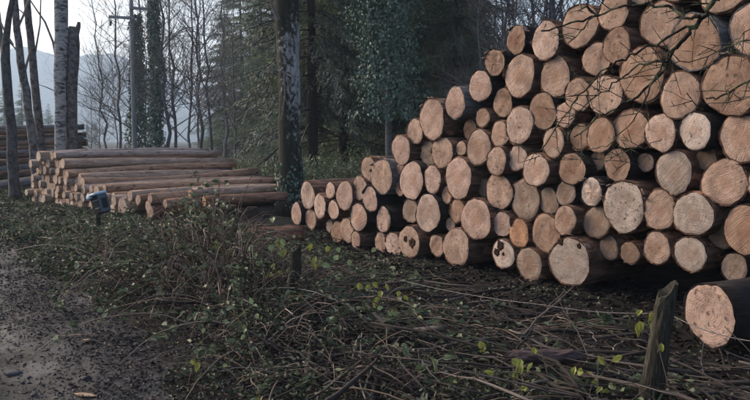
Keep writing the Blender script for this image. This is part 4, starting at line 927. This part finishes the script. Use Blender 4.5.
# ------------------------------------------------------------------ tree at the right whose lichened limb hangs into the picture
tb = Vector((3.3, 3.3, 0)); root = tag(empty('lichened_tree', tb), 'lichened bare branch hanging across the top right of the large stack', 'tree')
mb = MB(); mb.tube([Vector((0, 0, -.05)), (.02, .01, 1), (0, .03, 2.2), (.03, 0, 3.6), (0, 0, 5.5), (.05, 0, 8)], [.17, .14, .13, .12, .10, .05], 12, wob=.06); mb.build('trunk', M['aldark'], root)
cr = MB(); rg = np.random.default_rng(15)
def twiggy(path, w0, w1, Y0, Y1, twigs=10, tl=.25):
    n = len(path); pts = [P(u, v, Y0 + (Y1 - Y0) * k / (n - 1)) - tb for k, (u, v) in enumerate(path)]
    fp = []
    for k in range(n - 1):
        for j in range(4): fp.append(pts[k].lerp(pts[k + 1], j / 4) + Vector(rg.normal(0, .007, 3)))
    fp.append(pts[-1]); cr.tube(fp, np.linspace(w0, w1, len(fp)), 6, wob=.35)
    for _ in range(twigs):
        k = rg.integers(1, len(fp) - 1); d = (fp[k + 1] - fp[k - 1]).normalized(); sd = Vector(rg.normal(0, 1, 3)); sd.y *= .5; sd = (sd - sd.dot(d) * d).normalized()
        l = tl * rg.uniform(.4, 1.2); e = [fp[k]]; dd = (d * .7 + sd).normalized()
        for j in range(5): dd = (dd + Vector(rg.normal(0, .07, 3))).normalized(); e.append(e[-1] + dd * l / 5)
        cr.tube(e, np.linspace(max(.0028, w1 * .7), .0015, 6), 4, cap=False, wob=.3)
        for _ in range(2):
            j = rg.integers(1, 5); cr.tube([e[j], e[j] + Vector(rg.normal(0, .03, 3))], [.0025, .0015], 3, cap=False)
    return pts
cr.tube([Vector((0, 0, 3.4)), Vector((-.5, .25, 3.15)), P(742, -60, 4.15) - tb, P(716, 0, 4.2) - tb], [.045, .035, .028, .022], 7, wob=.2)
twiggy([(716, 0), (702, 18), (688, 33), (672, 50), (662, 72), (650, 86), (622, 104), (598, 116), (574, 137)], .014, .004, 4.2, 4.5, 16, .24)
twiggy([(702, 16), (690, 18), (672, 8), (650, 4), (625, 6), (597, 14), (570, 24), (541, 31)], .009, .005, 4.2, 4.6, 10, .14)
twiggy([(700, 20), (672, 34), (648, 48), (626, 58), (606, 68), (590, 84), (576, 100), (562, 122), (540, 150), (526, 152)], .008, .003, 4.25, 4.6, 11, .2)
twiggy([(668, 60), (640, 64), (616, 80), (596, 96), (570, 120)], .006, .003, 4.3, 4.5, 6, .2)
twiggy([(597, 14), (582, 30), (568, 43)], .005, .003, 4.4, 4.5, 4, .1); twiggy([(596, 14), (584, 6), (575, -4)], .006, .005, 4.4, 4.45, 3, .1)
twiggy([(676, 46), (664, 60), (648, 92), (634, 120), (606, 146), (588, 150)], .006, .002, 4.25, 4.5, 6, .18)
twiggy([(775, 70), (748, 80), (732, 92), (718, 99), (706, 98)], .008, .004, 4.3, 4.5, 8, .15); twiggy([(775, 90), (740, 100), (700, 106), (664, 90)], .003, .0016, 4.2, 4.4, 5, .15)
twiggy([(770, 38), (735, 45), (700, 60), (660, 66), (640, 64)], .004, .002, 4.2, 4.4, 8, .2); twiggy([(770, 20), (745, 32), (722, 50), (700, 75)], .003, .0016, 4.2, 4.4, 5, .2)
twiggy([(640, 163), (600, 160), (556, 161), (500, 136)], .0022, .0014, 4.3, 4.7, 6, .15); twiggy([(664, 140), (640, 148), (610, 158), (560, 160)], .0025, .0015, 4.4, 4.6, 5, .15)
for k in range(10):
    az = rg.uniform(0, 6.28); grow(cr, Vector((0, 0, rg.uniform(3.5, 7))), Vector((math.cos(az) + .5, math.sin(az) - .2, rg.uniform(.2, .9))).normalized(), rg.uniform(.8, 1.6), .03, 1, 3, rg)
cr.build('crown', M['lichen_branch'], root)

# ------------------------------------------------------------------ haze
m = bpy.data.materials.new('haze'); m.use_nodes = True; nt = m.node_tree; nt.nodes.clear()
out = nt.nodes.new('ShaderNodeOutputMaterial'); pv = nt.nodes.new('ShaderNodeVolumePrincipled')
pv.inputs['Color'].default_value = (.64, .80, 1, 1); pv.inputs['Density'].default_value = .0007; pv.inputs['Anisotropy'].default_value = .2
nt.links.new(pv.outputs[0], out.inputs['Volume'])
mb = MB(); mb.box((0, 950, 109), 6000, 3000, 220)
o = mb.build('haze', m, None, False); tag(o, 'thin bluish haze over the valley', 'haze', kind='stuff')
